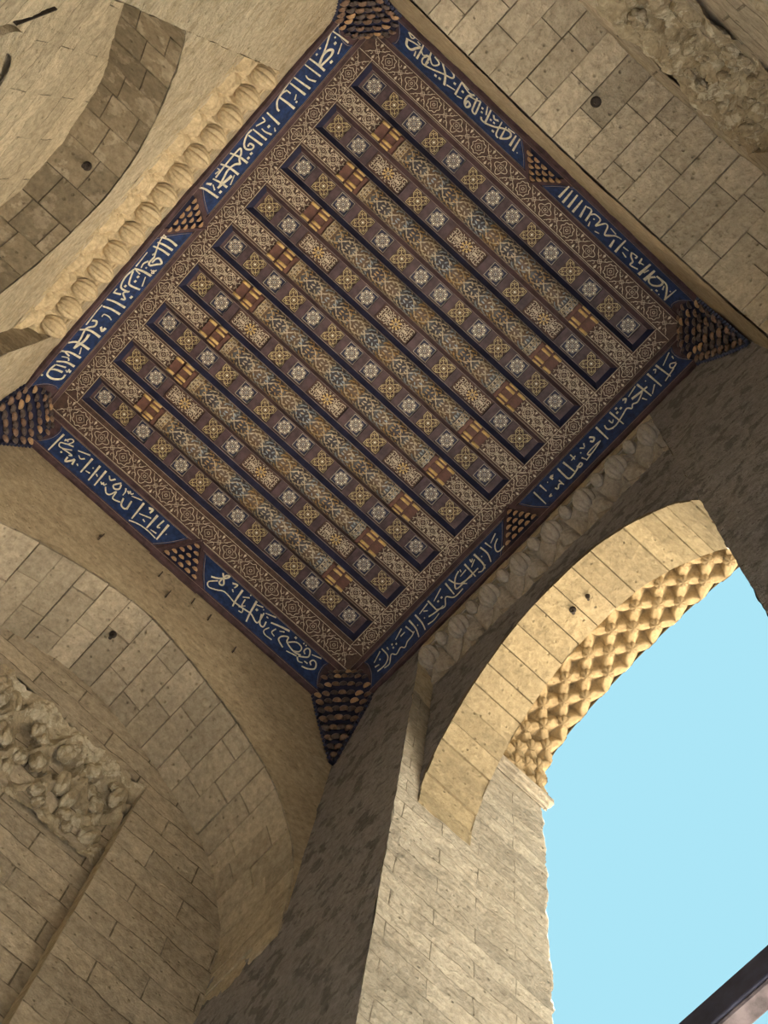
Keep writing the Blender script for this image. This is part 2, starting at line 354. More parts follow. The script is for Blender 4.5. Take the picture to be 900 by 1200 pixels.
# carved shell band of the outer arch
def star_hollow(a, b, pa, pb):
    best = 0.0
    for o in (0.0, 0.5):
        p = abs((a / pa + o) % 1.0 - 0.5) * 2; q = abs((b / pb + o) % 1.0 - 0.5) * 2
        s = 1 - (min(1, p * 1.08) ** 0.62 + min(1, q * 1.08) ** 0.62)
        best = max(best, s)
    return best ** 0.7 if best > 0 else 0.0
def cell(a, b, pa, pb):
    r1 = abs(math.sin(PI * (a / pa + b / pb))); r2 = abs(math.sin(PI * (a / pa - b / pb)))
    return (r1 * r2) ** 0.6
def carved_band():
    root = tag(empty('carved_arch_hood', (0, 0, 0)), 'outer arch band carved with rows of shells against the sky', 'carved arch')
    n = 380; cv = resample(ARCH_O, n); Ltot = sum(math.dist(a, b) for a, b in zip(cv, cv[1:])); nv = 56
    pa = Ltot / 14; pb = 0.30; bm = bmesh.new(); g = []
    for i in range(n + 1):
        a_, b_ = cv[max(0, i - 1)], cv[min(n, i + 1)]; l = math.dist(a_, b_); nr = ((b_[1] - a_[1]) / l, -(b_[0] - a_[0]) / l)
        row = []
        for j in range(nv + 1):
            x = FS - 0.02 + (FO - FS + 0.02) * j / nv; a = Ltot * i / n
            d = 0.085 - 0.22 * star_hollow(a, x, pa, pb) + 0.012 * fbm((x, cv[i][0] * 1.0, cv[i][1]), 5.0, 3)
            edge = 0.03 * fbm((x, a, 2.0), 6.0, 3) if j == nv else 0
            d += 0.045 * (j / nv) - 0.02
            row.append(bm.verts.new((min(x + edge, FO - 0.02), cv[i][0] + nr[0] * d, cv[i][1] + nr[1] * d)))
        g.append(row)
    for i in range(n):
        for j in range(nv): bm.faces.new((g[i][j], g[i][j + 1], g[i + 1][j + 1], g[i + 1][j]))
    obj('shell_pockets', bm, 'carved_band', root, True)
    # round bosses at the joints of the pockets
    bm = bmesh.new(); bmesh.ops.create_uvsphere(bm, u_segments=48, v_segments=10, radius=1.0)
    for v in bm.verts: v.co *= 0.82 + 0.18 * abs(math.cos(3 * math.atan2(v.co.y, v.co.x))) ** 0.7
    proto = None
    for r, (xx, sh) in enumerate(((4.2, 0.5), (4.35, 0.0), (4.5, 0.5))):
        for k in range(14):
            a = (k + sh) / 14 * n
            if a > n - 3: continue
            i = int(a); a_, b_ = cv[max(0, i - 1)], cv[min(n, i + 1)]; l = math.dist(a_, b_); nr = ((b_[1] - a_[1]) / l, -(b_[0] - a_[0]) / l)
            p = (xx, cv[i][0] + nr[0] * 0.09, cv[i][1] + nr[1] * 0.09)
            if proto is None:
                proto = obj('shell_boss', bm, 'carved_band', root, True, p); proto.scale = (0.075, 0.072, 0.072)
            else: dup(proto, root, p, None, (0.075, 0.072, 0.072))
    return root
carved_band()

# ---------------- back wall, with the blind arch
wb = tag(empty('wall_back'), 'bright stone wall with the deep blind arch', 'wall', kind='structure')
solids('masonry_core', [(-4.6, WX0 - 0.06, JY1 + 0.04, LB + 0.2, GZ, 7.4), (-4.6, WX0 - 0.06, RB - 0.2, JY0 - 0.04, GZ, 7.4), (-4.6, WX0 - 0.06, JY1 + 0.04, LB + 1.8, 7.4, TOP), (-4.6, WX0 - 0.06, RB - 1.8, JY0 - 0.04, 7.4, TOP), (-4.6, BB - 0.05, JY0 - 0.05, JY1 + 0.05, BACK_Z, TOP)], wb)
sheet('inner_face', lambda u, v: (WX0, JY1 + u * (LB + 0.02 - JY1), 6.0 + v * 9.6), 60, 160, 'smooth', wb, 0.02, 2.2, (1, 0, 0))
sheet('inner_face', lambda u, v: (WX0, RB - 0.02 + u * (JY0 - RB + 0.02), 6.0 + v * 9.6), 60, 160, 'smooth', wb, 0.02, 2.2, (1, 0, 0))
sheet('inner_face', lambda u, v: (WX0, JY0 + u * (JY1 - JY0), 14.93 + v * 0.62), 60, 10, 'smooth', wb, 0.008, 2.2, (1, 0, 0))
for yy, nn in ((JY0, 1), (JY1, -1)):
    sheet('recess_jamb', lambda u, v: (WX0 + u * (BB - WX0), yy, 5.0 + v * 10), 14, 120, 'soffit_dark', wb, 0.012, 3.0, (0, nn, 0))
cvB = resample(ARCH_B, 80)
sheet('recess_face', lambda u, v: (BX, cvB[round(u * 80)][0], cvB[round(u * 80)][1] + v * (14.35 - cvB[round(u * 80)][1])), 80, 24, 'smooth', wb, 0.012, 2.5, (1, 0, 0))
sheet('rear_face', lambda u, v: (BB, JY0 - 0.05 + u * (JY1 - JY0 + 0.1), 7.4 + v * 6.4), 90, 120, 'wall_x', wb, 0.022, 2.4, (1, 0, 0))
solids('lower_face', [(WX0 - 0.2, WX0, JY1, LB, GZ, 6.0), (WX0 - 0.2, WX0, RB, JY0, GZ, 6.0)], wb, 'wall_x')
bm = bmesh.new()   # deep open joint running down from the medallion
hexa(bm, [(BB - 0.05, 1.53, 10.25), (BB + 0.03, 1.53, 10.25), (BB + 0.03, 1.517, 10.25), (BB - 0.05, 1.517, 10.25), (BB - 0.05, 1.33, 10.75), (BB + 0.03, 1.33, 10.75), (BB + 0.03, 1.317, 10.75), (BB - 0.05, 1.317, 10.75)])
obj('open_joint', bm, 'iron', wb)
cutB = lambda c: [[0.36], [0.62], [0.2, 0.7], [0.5]][c % 4]
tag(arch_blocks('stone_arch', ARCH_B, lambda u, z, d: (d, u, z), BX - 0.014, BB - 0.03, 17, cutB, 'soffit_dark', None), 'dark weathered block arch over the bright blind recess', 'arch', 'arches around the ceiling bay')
# ring-shaped medallion on the rear face
t = tag(empty('stone_medallion', (BB, 2.1, 10.3)), 'round stone medallion on the back wall at the photo edge', 'medallion')
bm = bmesh.new()
for r0, r1, x0, x1 in ((0.0, 0.33, 0.05, 0.05), (0.33, 0.38, 0.02, 0.02), (0.38, 0.55, 0.075, 0.06)):
    for k in range(40):
        a, b = 2 * PI * k / 40, 2 * PI * (k + 1) / 40
        P = lambda r, q, x: (x, r * math.cos(q), r * math.sin(q))
        bm.faces.new([bm.verts.new(p) for p in (P(r0 + 1e-3, a, x0), P(r1, a, x1), P(r1, b, x1), P(r0 + 1e-3, b, x0))])
        bm.faces.new([bm.verts.new(p) for p in (P(r1, a, x1), P(r1, a, -0.03), P(r1, b, -0.03), P(r1, b, x1))])
obj('carved_disc', bm, 'smooth', t)

# ---------------- side walls, each a deep vault with a rear wall and a tall recess
def side_wall(name, y0, yb, sg, label):
    wl = tag(empty(name), label, 'wall', kind='structure')
    cv = resample(ARCH_S, 100)
    sheet('spandrel', lambda u, v: (cv[round(u * 100)][0], y0 + sg * 0.08 * (1 - v), cv[round(u * 100)][1] + v * (15.56 - cv[round(u * 100)][1])), 100, 36, 'spandrel', wl, 0.01, 2.6, (0, -sg, 0))
    # rear wall with the tall recess between x = -0.92 and 1.48
    sheet('rear_face', lambda u, v: (1.48 + u * (WX1 + 0.03 - 1.48), yb, 7.4 + v * 7.1), 50, 150, 'wall_y', wl, 0.016, 2.2, (0, -sg, 0))
    sheet('rear_face', lambda u, v: (WX0 - 0.03 + u * (-0.92 - WX0 + 0.03), yb, 7.4 + v * 7.1), 40, 90, 'wall_y', wl, 0.016, 2.2, (0, -sg, 0))
    sheet('rear_face', lambda u, v: (-0.92 + u * 2.40, yb, 13.35 + v * 1.1), 60, 30, 'wall_y', wl, 0.016, 2.2, (0, -sg, 0))
    sheet('recess_back', lambda u, v: (-0.95 + u * 2.46, yb + sg * 0.22, 7.4 + v * 6.2), 60, 140, 'wall_y', wl, 0.016, 2.2, (0, -sg, 0))
    for xx, nn in ((1.48, -1), (-0.92, 1)):
        sheet('recess_side', lambda u, v: (xx + 0.012 * nn * fbm((0.3, 1, v * 9), 2), yb + sg * 0.22 * u, 7.4 + v * 6.1), 6, 120, 'smooth', wl, 0)
    yo = yb + sg * 0.26
    solids('masonry_core', [(WX0 - 0.3, WX1 + 0.3, min(yo, yb + sg * 1.8), max(yo, yb + sg * 1.8), GZ, TOP)], wl)
    return wl
M['spandrel'] = stone('dressed_limestone', (0.50, 0.42, 0.30), (0.43, 0.35, 0.245), None, bump=0.7)
side_wall('wall_left', WY1, LB, 1, 'stone wall with a wide vaulted recess below the ceiling, lower left')
side_wall('wall_right', WY0, RB, -1, 'stone wall with a wide vaulted recess beyond the ceiling, upper right')
wl_ = bpy.data.objects['wall_left']; bm = bmesh.new()
for x, z in ((0.186, 15.22), (0.385, 14.95), (0.647, 15.26), (0.90, 15.22), (1.32, 14.98), (-0.55, 14.9)):
    box(bm, x - 0.005, x + 0.005, WY1 + 0.0, WY1 + 0.06, z - 0.08, z + 0.08)
obj('open_joints', bm, 'iron', wl_)
cutS = lambda c: [[0.36], [0.66], [0.22, 0.74], [0.52]][c % 4]
tag(arch_blocks('stone_arch', ARCH_S, lambda u, z, d: (u, d, z), WY1 + 0.10, LB + 0.03, 33, cutS, 'soffit', None), 'vault of long stone blocks over the lower left recess', 'arch', 'arches around the ceiling bay')
tag(arch_blocks('stone_arch', ARCH_S, lambda u, z, d: (u, d, z), WY0 - 0.10, RB - 0.03, 33, cutS, 'soffit', None), 'vault of long stone blocks over the upper right recess', 'arch', 'arches around the ceiling bay')
bm = bmesh.new(); box(bm, -4.6, FO, RB - 1.8, LB + 1.8, 16.75, TOP)
tag(obj('roof', bm, 'smooth'), 'stone roof mass over the painted ceiling', 'roof', kind='structure')

# ---------------------------------------------------------------- shell cornices of the front and back walls
def melon(ribs, sx, sy, sz, amp=0.13):
    bm = bmesh.new(); bmesh.ops.create_uvsphere(bm, u_segments=ribs * 10, v_segments=12, radius=1.0)
    for v in bm.verts:
        a = math.atan2(v.co.y, v.co.x); k = (1 - amp) + amp * abs(math.cos(ribs * a / 2)) ** 0.75
        v.co.x *= k * sx; v.co.y *= k * sy; v.co.z *= sz * (1.0 if v.co.z > 0 else 1.0)
    return bm
def cornice(label, xt, zt, xb, zb, sg, pitch_n, kind):
    """coved stone cornice; sg = direction from the wall into the bay"""
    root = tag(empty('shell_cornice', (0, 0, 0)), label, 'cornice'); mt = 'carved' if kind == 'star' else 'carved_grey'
    Lw = JY1 - JY0; p = Lw / pitch_n; nu = 420; nv = 60; bm = bmesh.new(); g = []
    nx, nz = sg * (zt - zb), -abs(xt - xb); l = math.hypot(nx, nz); nx, nz = nx / l, nz / l
    for i in range(nu + 1):
        row = []
        for j in range(nv + 1):
            y = JY0 + Lw * i / nu; v = j / nv
            x, z = xt + (xb - xt) * v, zt + (zb - zt) * v
            uu = ((y - JY0) / p) % 1.0
            if kind == 'star':     # niches above, four-pointed stars below
                d = 0.0
                a = abs(uu - 0.5) * 2
                if v < 0.52: d -= 0.10 * max(0.0, 1 - (a ** 2.2) - max(0, (0.12 - v) / 0.12)) * min(1, (0.56 - v) / 0.1)
                s = abs(((uu + 0.5) % 1.0) - 0.5) * 2
                q = abs(v - 0.62) / 0.22
                if v > 0.40: d -= 0.15 * max(0.0, 1 - (s ** 0.65 + min(1, q) ** 0.65) * 0.9)
                q2 = abs(v - 0.86) / 0.14
                d -= 0.12 * max(0.0, 1 - (a ** 1.6 + q2 ** 1.6))
            else:                  # arched niches alternating large and small, fans below
                k = int((y - JY0) / p); d = 0.0; a = abs(uu - 0.5) * 2
                top = 0.50 if k % 2 == 0 else 0.30
                lim = top * (1 - 0.85 * a ** 1.3)
                if v < lim: d -= 0.09 * min(1, (lim - v) / 0.10)
                else:
                    cy = JY0 + p * (round((y - JY0 - p * 1.5) / (2 * p)) * 2 + 1.5)
                    ang = math.atan2((1.02 - v) * 0.52, y - cy)
                    d -= 0.075 * (1 - abs(math.sin(ang * 4.5)) ** 0.5) * min(1, (1.02 - v) * 3) + 0.04 * min(0.4, v - lim)
            d += 0.006 * fbm((x, y, z), 9, 3)
            d *= min(1, (1 - v) * 8 + 0.25)
            row.append(bm.verts.new((x + nx * d, y, z + nz * d)))
        g.append(row)
    for i in range(nu):
        for j in range(nv): bm.faces.new((g[i][j], g[i + 1][j], g[i + 1][j + 1], g[i][j + 1]))
    obj('cove', bm, mt, root, True)
    bm = bmesh.new(); box(bm, min(xt, xt + sg * 0.02), max(xt, xt + sg * 0.02), JY0, JY1, zt, zt + 0.05, 0, 0.006)
    obj('fillet', bm, mt, root)
    if kind == 'star':
        pr = None
        for k in range(pitch_n):
            pos = (xt + (xb - xt) * 0.30 + sg * 0.035, JY0 + p * (k + 0.5), zt + (zb - zt) * 0.24)
            if pr is None: pr = obj('melon_shell', melon(8, 0.112, 0.112, 0.145, 0.30), 'carved', root, True, pos, (0, 1.15 * sg, 0))
            else: dup(pr, root, pos, (0, (1.15 + random.uniform(-0.08, 0.08)) * sg, 0))
    else:
        big = small = None
        for k in range(pitch_n):
            y = JY0 + p * (k + 0.5)
            if k % 2 == 0:
                pos = (xt + (xb - xt) * 0.34 + sg * 0.03, y, zt + (zb - zt) * 0.24)
                if big is None: big = obj('petalled_bulb', melon(7, 0.128, 0.128, 0.135, 0.36), mt, root, True, pos, (0, 1.0 * sg, 0))
                else: dup(big, root, pos)
            else:
                pos = (xt + (xb - xt) * 0.16 + sg * 0.03, y, zt + (zb - zt) * 0.14)
                if small is None: small = obj('small_bulb', melon(5, 0.075, 0.075, 0.085, 0.2), mt, root, True, pos, (0, 1.0 * sg, 0))
                else: dup(small, root, pos)
    return root
cornice('sunlit cornice of ribbed melon shells above the blind arch', WX0, 14.93, BX, 14.15, 1, 14, 'star')
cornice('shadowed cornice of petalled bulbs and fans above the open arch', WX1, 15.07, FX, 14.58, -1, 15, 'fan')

# ---------------------------------------------------------------- eroded muqarnas at the head of the tall recesses
def muqarnas_head(label, yb, sg, z0, z1, seed, x0=-0.92, x1=1.48, name='recess_muqarnas'):
    rnd = random.Random(seed); root = tag(empty(name, (0, 0, 0)), label, 'muqarnas', 'eroded stone muqarnas over the wall recesses')
    nu, nv = 240, 96; bm = bmesh.new(); g = []
    for i in range(nu + 1):
        row = []
        for j in range(nv + 1):
            x = x0 + (x1 - x0) * i / nu; v = j / nv; z = z0 + (z1 - z0) * v
            y = yb + sg * 0.22 * (1 - v) ** 0.8
            c = cell(x + 0.05 * fbm((x, z, seed), 2), z, 0.46, 0.86)
            d = 0.03 - 0.20 * c * min(1, v * 4) * min(1, (1 - v) * 5 + 0.1) + 0.05 * fbm((x, z, seed + 1), 3.5, 4)
            row.append(bm.verts.new((x, y - sg * d, z)))
        g.append(row)
    for i in range(nu):
        for j in range(nv): bm.faces.new((g[i][j], g[i + 1][j], g[i + 1][j + 1], g[i][j + 1]))
    obj('cell_tiers', bm, 'eroded', root, True)
    pr = None
    rows = ((0.80, 0.0), (0.52, 0.5), (0.25, 0.0))
    for v, sh in rows:
        for k in range(7):
            x = x0 + 0.17 + (k + sh) * 0.345
            if x > x1 - 0.1 or rnd.random() < 0.28: continue
            z = z0 + (z1 - z0) * (v + rnd.uniform(-0.05, 0.05)); y = yb + sg * (0.22 * (1 - v) ** 0.8 + 0.035)
            for dx, dz, s in ((0, 0, 1.0), (rnd.choice((-1, 1)) * 0.10, rnd.uniform(-0.16, 0.16), 0.75)):
                pos = (x + dx + rnd.uniform(-0.03, 0.03), y, z + dz); rot = (rnd.uniform(-0.4, 0.4), rnd.uniform(-0.4, 0.4), rnd.uniform(0, 3)); sc = tuple(s * rnd.uniform(0.85, 1.2) for _ in range(3))
                if pr is None:
                    pr = obj('shell_lobe', melon(5, 0.085, 0.085, 0.16, 0.32), 'eroded', root, True, pos, rot); pr.scale = sc
                else: dup(pr, root, pos, rot, sc)
    return root
muqarnas_head('eroded muqarnas at the head of the tall recess, lower left wall', LB, 1, 11.95, 13.35, 3)
muqarnas_head('eroded muqarnas at the head of the tall recess, upper right wall', RB, -1, 10.9, 13.3, 5)
muqarnas_head('small carved window hood inside the lower left recess', LB + 0.2, 1, 10.2, 10.95, 8, -0.3, 0.86, 'window_hood')
muqarnas_head('carved window hood at the upper right corner of the photo', RB - 0.2, -1, 8.5, 9.45, 9, -0.5, 0.95, 'window_hood')

# ---------------------------------------------------------------- dark plugs standing in for holes under the arches, and the tie beam outside
def plug(label, pos, r=0.06):
    t = tag(empty('hole_plug', pos), label, 'plug', 'dark hole plugs under the arches')
    bm = bmesh.new(); bmesh.ops.create_cone(bm, cap_ends=True, segments=14, radius1=r * 0.55, radius2=r * 0.75, depth=0.04, matrix=Matrix.Translation((0, 0, -0.01)))
    obj('socket', bm, 'iron', t)
    bm = bmesh.new(); bmesh.ops.create_cone(bm, cap_ends=True, segments=10, radius1=r * 0.35, radius2=r * 0.35, depth=0.12, matrix=Matrix.Translation((0, 0, -0.05)))
    obj('pin', bm, 'iron', t)
    return t
plug('dark hole anchor in the upper right vault', (0.21, -1.02, 14.28), 0.07)
plug('dark hole anchor in the dark block arch', (-2.82, 2.52, 13.46), 0.06)
plug('dark hole anchor in the lower left vault', (0.23, 6.13, 14.26), 0.055)
plug('larger dark hole anchor in the golden arch', (3.40, 2.62, 13.98), 0.05)
plug('small dark stub in the golden arch beside the larger anchor', (3.41, 2.42, 13.98), 0.035)
t = tag(empty('tie_beam', (4.3, 2.5, 7.9)), 'timber tie beam across the open arch, bottom right of the photo', 'beam', kind='thing')
bm = bmesh.new(); box(bm, -0.07, 0.07, -1.72, 1.87, -0.15, 0.10, 0, 0.012); obj('timber', bm, 'beamwood', t)
bm = bmesh.new(); box(bm, -0.095, -0.07, -1.72, 1.87, -0.13, 0.12, 0, 0.006); obj('shaded_face_board', bm, 'timber_shade', t)  # inner side of the beam, its shade put into a darker colour

# ---------------------------------------------------------------- painted ceiling
RX0, RX1 = -1.78, 2.345                                 # ends of the coffered strips
ROWY = [0.295 + 0.5667 * i for i in range(9)]
TW = 0.165                                              # half width of a sunk strip
ceil = tag(empty('ceiling'), 'flat painted wooden ceiling with arabesque border', 'ceiling', kind='structure')
bm = bmesh.new()                                        # border boards around the strips, and backing above
box(bm, CX0 - 0.03, RX0, CY0 - 0.03, CY1 + 0.03, H, H + 0.05); box(bm, RX1, CX1 + 0.03, CY0 - 0.03, CY1 + 0.03, H, H + 0.05)
box(bm, RX0, RX1, CY0 - 0.03, ROWY[0] - TW, H, H + 0.05); box(bm, RX0, RX1, ROWY[8] + TW, CY1 + 0.03, H, H + 0.05)
obj('border_boards', bm, 'fieldbrown', ceil)
bm = bmesh.new(); box(bm, CX0 - 0.35, CX1 + 0.35, CY0 - 0.35, CY1 + 0.35, H + 0.30, H + 0.36); obj('backing_boards', bm, 'wood', ceil)
def motif(bm, F, u0, pitch, n, hw, mi=0, ends=False):
    """arabesque band: lobed medallions, cusped crosses and diamonds linked by two strands"""
    s = hw / 0.10; lw = 0.0074
    for k in range(n):
        c = u0 + pitch * (k + 0.5)
        for cc, lobes, amp, r in ((c, 8, 0.10, 0.072), (c + pitch / 2, 4, 0.24, 0.066)):
            if cc > u0 + pitch * n - 0.1: continue
            ribbon(bm, circ(cc, 0, r * s, 48, 0, lobes, amp), lw, F, True, mi)
            ribbon(bm, circ(cc, 0, r * 0.55 * s, 16, 0, 4 if lobes == 8 else 8, 0.15), lw * 0.6, F, True, mi)
            ribbon(bm, circ(cc, 0, r * 0.2 * s, 8), lw * 0.8, F, True, mi)
        for q in (0.25, 0.75):
            d = c - pitch / 2 + pitch * q + pitch / 2 * 0
            ribbon(bm, [(d - 0.026, 0), (d, -0.026 * s), (d + 0.026, 0), (d, 0.026 * s)], lw * 0.9, F, True, mi)
            for sy in (-1, 1):
                for sx in (-1, 1):
                    ribbon(bm, spiral(d + sx * 0.045, sy * 0.058 * s, 0.030 * s, PI / 2 * (1 - sx) + (0.4 if sx > 0 else -0.4) * sy, 0.75, 8, -sx * sy), lw * 0.75, F, False, mi)
                poly(bm, [(d - 0.014, sy * 0.078 * s), (d, sy * 0.045 * s), (d + 0.014, sy * 0.078 * s), (d, sy * 0.095 * s)], F, mi)
                ribbon(bm, cat_rom([(d - 0.10, sy * 0.088 * s), (d - 0.05, sy * 0.035 * s), (d, 0.0), (d + 0.05, -sy * 0.035 * s), (d + 0.10, -sy * 0.088 * s)], 3), lw * 0.7, F, False, mi)
    for sy in (-1, 1):
        ribbon(bm, [(u0, sy * hw), (u0 + pitch * n, sy * hw)], 0.006, F, False, mi)
EPS = 0.002
def FA(y0): return lambda u, v, h: (u, y0 + v, H - EPS)
def FB(x0): return lambda u, v, h: (x0 + v, u, H - EPS)
bw = 0.098
for y0, hw in ((CY0 + 0.115, 0.10), (CY1 - 0.14, 0.12)):
    bm = bmesh.new(); motif(bm, FA(y0), CX0 + 0.02, (CX1 - CX0 - 0.04) / 7, 7, hw); obj('arabesque_band', bm, 'cream', ceil)
for x0 in (CX0 + 0.103, CX1 - 0.103):
    bm = bmesh.new(); motif(bm, FB(x0), CY0 + 0.21, (CY1 - CY0 - 0.46) / 9, 9, 0.092); obj('arabesque_band', bm, 'cream', ceil)

# inlaid square panels (origin at the panel's centre, seen from below)
def panel_base(bm, hx, hy):
    box(bm, -hx, hx, -hy, hy, 0, 0.02, 0)
PF = lambda u, v, h: (u, v, -EPS)
def panel_rings():
    bm = bmesh.new(); panel_base(bm, 0.096, 0.096)
    ribbon(bm, [(-0.09, -0.09), (0.09, -0.09), (0.09, 0.09), (-0.09, 0.09)], 0.007, PF, True, 1)
    for k in range(8):
        a = PI / 4 * k; r = 0.058
        cx, cy = r * math.cos(a), r * math.sin(a)
        ribbon(bm, circ(cx, cy, 0.0205, 12), 0.006, PF, True, 1); poly(bm, circ(cx, cy, 0.0105, 8), PF, 2)
    ribbon(bm, circ(0, 0, 0.026, 16, 0, 8, 0.12), 0.006, PF, True, 1); ribbon(bm, circ(0, 0, 0.012, 8), 0.005, PF, True, 2)
    for k in range(4): ribbon(bm, [(0.045 * math.cos(PI / 2 * k + PI / 8 + q), 0.045 * math.sin(PI / 2 * k + PI / 8 + q)) for q in (0, PI / 4)], 0.004, PF, False, 1)
    for sx in (-1, 1):
        for sy in (-1, 1):
            poly(bm, [(sx * 0.070, sy * 0.084), (sx * 0.084, sy * 0.084), (sx * 0.084, sy * 0.070)], PF, 3)
    return bm
def panel_star():
    bm = bmesh.new(); panel_base(bm, 0.096, 0.096)
    q = [(0.092, 0.092), (0.030, 0.092), (0.0, 0.060)]
    out = []
    for k in range(4):
        c, s = math.cos(PI / 2 * k), math.sin(PI / 2 * k)
        for (x, y) in ((0.092, 0.034), (0.092, 0.092), (0.034, 0.092), (0.0, 0.058)):
            out.append((x * c - y * s, x * s + y * c))
    ribbon(bm, out, 0.0075, PF, True, 1)
    for k in range(2):
        a = PI / 4 * k; ribbon(bm, [(0.056 * math.cos(a + PI / 2 * i), 0.056 * math.sin(a + PI / 2 * i)) for i in range(4)], 0.006, PF, True, 1)
    for k in range(4):
        a = PI / 4 + PI / 2 * k; c, s = math.cos(a), math.sin(a)
        for sg in (-1, 1):
            pts = spiral(0.078, sg * 0.020, 0.019, -sg * PI / 2, 0.8, 8, sg)
            ribbon(bm, [(x * c - y * s, x * s + y * c) for x, y in pts], 0.0055, PF, False, 1)
        ribbon(bm, [(0.052 * c, 0.052 * s), (0.112 * c, 0.112 * s)], 0.005, PF, False, 1)
    for k in range(8):
        a = PI / 4 * k; poly(bm, [(0.017 * math.cos(a - 0.3), 0.017 * math.sin(a - 0.3)), (0.033 * math.cos(a), 0.033 * math.sin(a)), (0.017 * math.cos(a + 0.3), 0.017 * math.sin(a + 0.3))], PF, 1)
    poly(bm, circ(0, 0, 0.012, 10), PF, 2)
    return bm
def panel_long():
    bm = bmesh.new(); panel_base(bm, 0.232, 0.096)
    ribbon(bm, [(-0.224, -0.088), (0.224, -0.088), (0.224, 0.088), (-0.224, 0.088)], 0.005, PF, True, 3)
    for sx in (-1, 1):
        for sy in (-1, 1):
            for (cx, cy, r, a, t) in ((0.185, 0.050, 0.034, 0.5, 1.1), (0.122, 0.055, 0.034, 2.0, 1.1), (0.066, 0.060, 0.026, 3.4, 0.9), (0.150, 0.016, 0.024, 4.5, 0.9), (0.205, 0.014, 0.020, 1.0, 0.8), (0.092, 0.022, 0.020, 2.5, 0.9), (0.025, 0.074, 0.016, 0.5, 0.8)):
                ribbon(bm, [(sx * x, sy * y) for x, y in spiral(cx, cy, r, a, t, 10)], 0.008, PF, False, 1)
            ribbon(bm, cat_rom([(sx * 0.06, sy * 0.01), (sx * 0.10, sy * 0.035), (sx * 0.15, sy * 0.075), (sx * 0.21, sy * 0.075)], 3), 0.006, PF, False, 1)
        poly(bm, [(sx * 0.09, 0), (sx * 0.115, 0.018), (sx * 0.175, 0), (sx * 0.115, -0.018)], PF, 1)
    for k in range(8):
        a = PI / 4 * k
        poly(bm, circ(0.052 * math.cos(a), 0.052 * math.sin(a), 0.013, 6), PF, 4)
        ribbon(bm, [(0.018 * math.cos(a), 0.018 * math.sin(a)), (0.05 * math.cos(a), 0.05 * math.sin(a))], 0.006, PF, False, 4)
    ribbon(bm, circ(0, 0, 0.032, 16, 0, 8, 0.15), 0.007, PF, True, 4); ribbon(bm, circ(0, 0, 0.014, 8), 0.006, PF, True, 1)
    return bm
PX = lambda i: -1.603 + 0.2862 * i                     # panel centres along a strip
SEQ_ODD = [(i, 'RSRSRSRRSRSRSR'[i]) for i in range(14)]
SEQ_EVEN = [(0, 'S'), (1, 'R'), (2.5, 'L'), (4, 'S'), (5, 'R'), (6.5, 'L'), (8, 'R'), (9, 'S'), (10.5, 'L'), (12, 'R'), (13, 'S')]
def trough(seq):
    bm = bmesh.new(); D = 0.075; x0, x1 = RX0 - XC, RX1 - XC
    fy = 0.112                                           # floor half width
    def plate(xa, xb, ya, yb): box(bm, xa, xb, ya, yb, D, D + 0.05, 0)
    cur = x0
    for i, t in seq:
        h = 0.238 if t == 'L' else 0.100; c = PX(i) - XC
        plate(cur, c - h, -fy, fy); plate(c - h, c + h, -fy, -0.100); plate(c - h, c + h, 0.100, fy); cur = c + h
    plate(cur, x1, -fy, fy)
    for sg in (-1, 1):                                   # sloping side boards, one navy as painted shade, and their fillets
        hexa(bm, [(x0, sg * fy, D + 0.04), (x0, sg * fy, D), (x0, sg * TW, 0.0), (x0, sg * TW, D + 0.04), (x1, sg * fy, D + 0.04), (x1, sg * fy, D), (x1, sg * TW, 0.0), (x1, sg * TW, D + 0.04)], 1 if sg > 0 else 0)
        F = lambda u, v, h: (u, v, -0.002 if abs(v) > TW - 0.02 else D - 0.002)
        ribbon(bm, [(x0 + 0.01, sg * (TW + 0.004)), (x1 - 0.01, sg * (TW + 0.004))], 0.006, F, False, 2)
        ribbon(bm, [(x0 + 0.05, sg * (fy - 0.002)), (x1 - 0.05, sg * (fy - 0.002))], 0.004, F, False, 2)
    for xe, sg in ((x0, 1), (x1, -1)):
        hexa(bm, [(xe, -TW, 0), (xe, -TW, D + 0.04), (xe + sg * 0.05, -TW, D + 0.04), (xe + sg * 0.05, -TW, D), (xe, TW, 0), (xe, TW, D + 0.04), (xe + sg * 0.05, TW, D + 0.04), (xe + sg * 0.05, TW, D)], 1)
    return bm
ORD = ['first', 'second', 'third', 'fourth', 'fifth', 'sixth', 'seventh', 'eighth', 'ninth']
protos = {}
for r in range(9):
    seq = SEQ_ODD if r % 2 == 0 else SEQ_EVEN; key = r % 2
    row = empty('coffered_strip', (XC, ROWY[r], H))
    tag(row, 'dark sunk strip of %s, %s from the upper right frieze' % ('fourteen inlaid squares' if key == 0 else 'inlaid squares and three long panels', ORD[r]), 'coffer', 'coffered strips of the painted ceiling', 'thing')
    if key not in protos: protos[key] = obj('trough', trough(seq), ['wood', 'navy', 'line'], row)
    else: dup(protos[key], row)
    for i, t in seq:
        pos = (PX(i) - XC, 0, 0.105)
        if t not in protos:
            nm, fn = {'R': ('ring_panel', panel_rings), 'S': ('star_panel', panel_star), 'L': ('long_panel', panel_long)}[t]
            mats = {'R': ['navy', 'cream', 'ivory', 'navy'], 'S': ['fieldbrown', 'inlaygold', 'ivory'], 'L': ['fieldbrown', 'cream', 'ivory', 'rust', 'gold']}[t]
            M.setdefault('inlaygold', plain('pale_gold_inlay', (0.60, 0.48, 0.26), 0.5, 0.2, 30))
            protos[t] = obj(nm, fn(), mats, row, False, pos)
        else: dup(protos[t], row, pos)

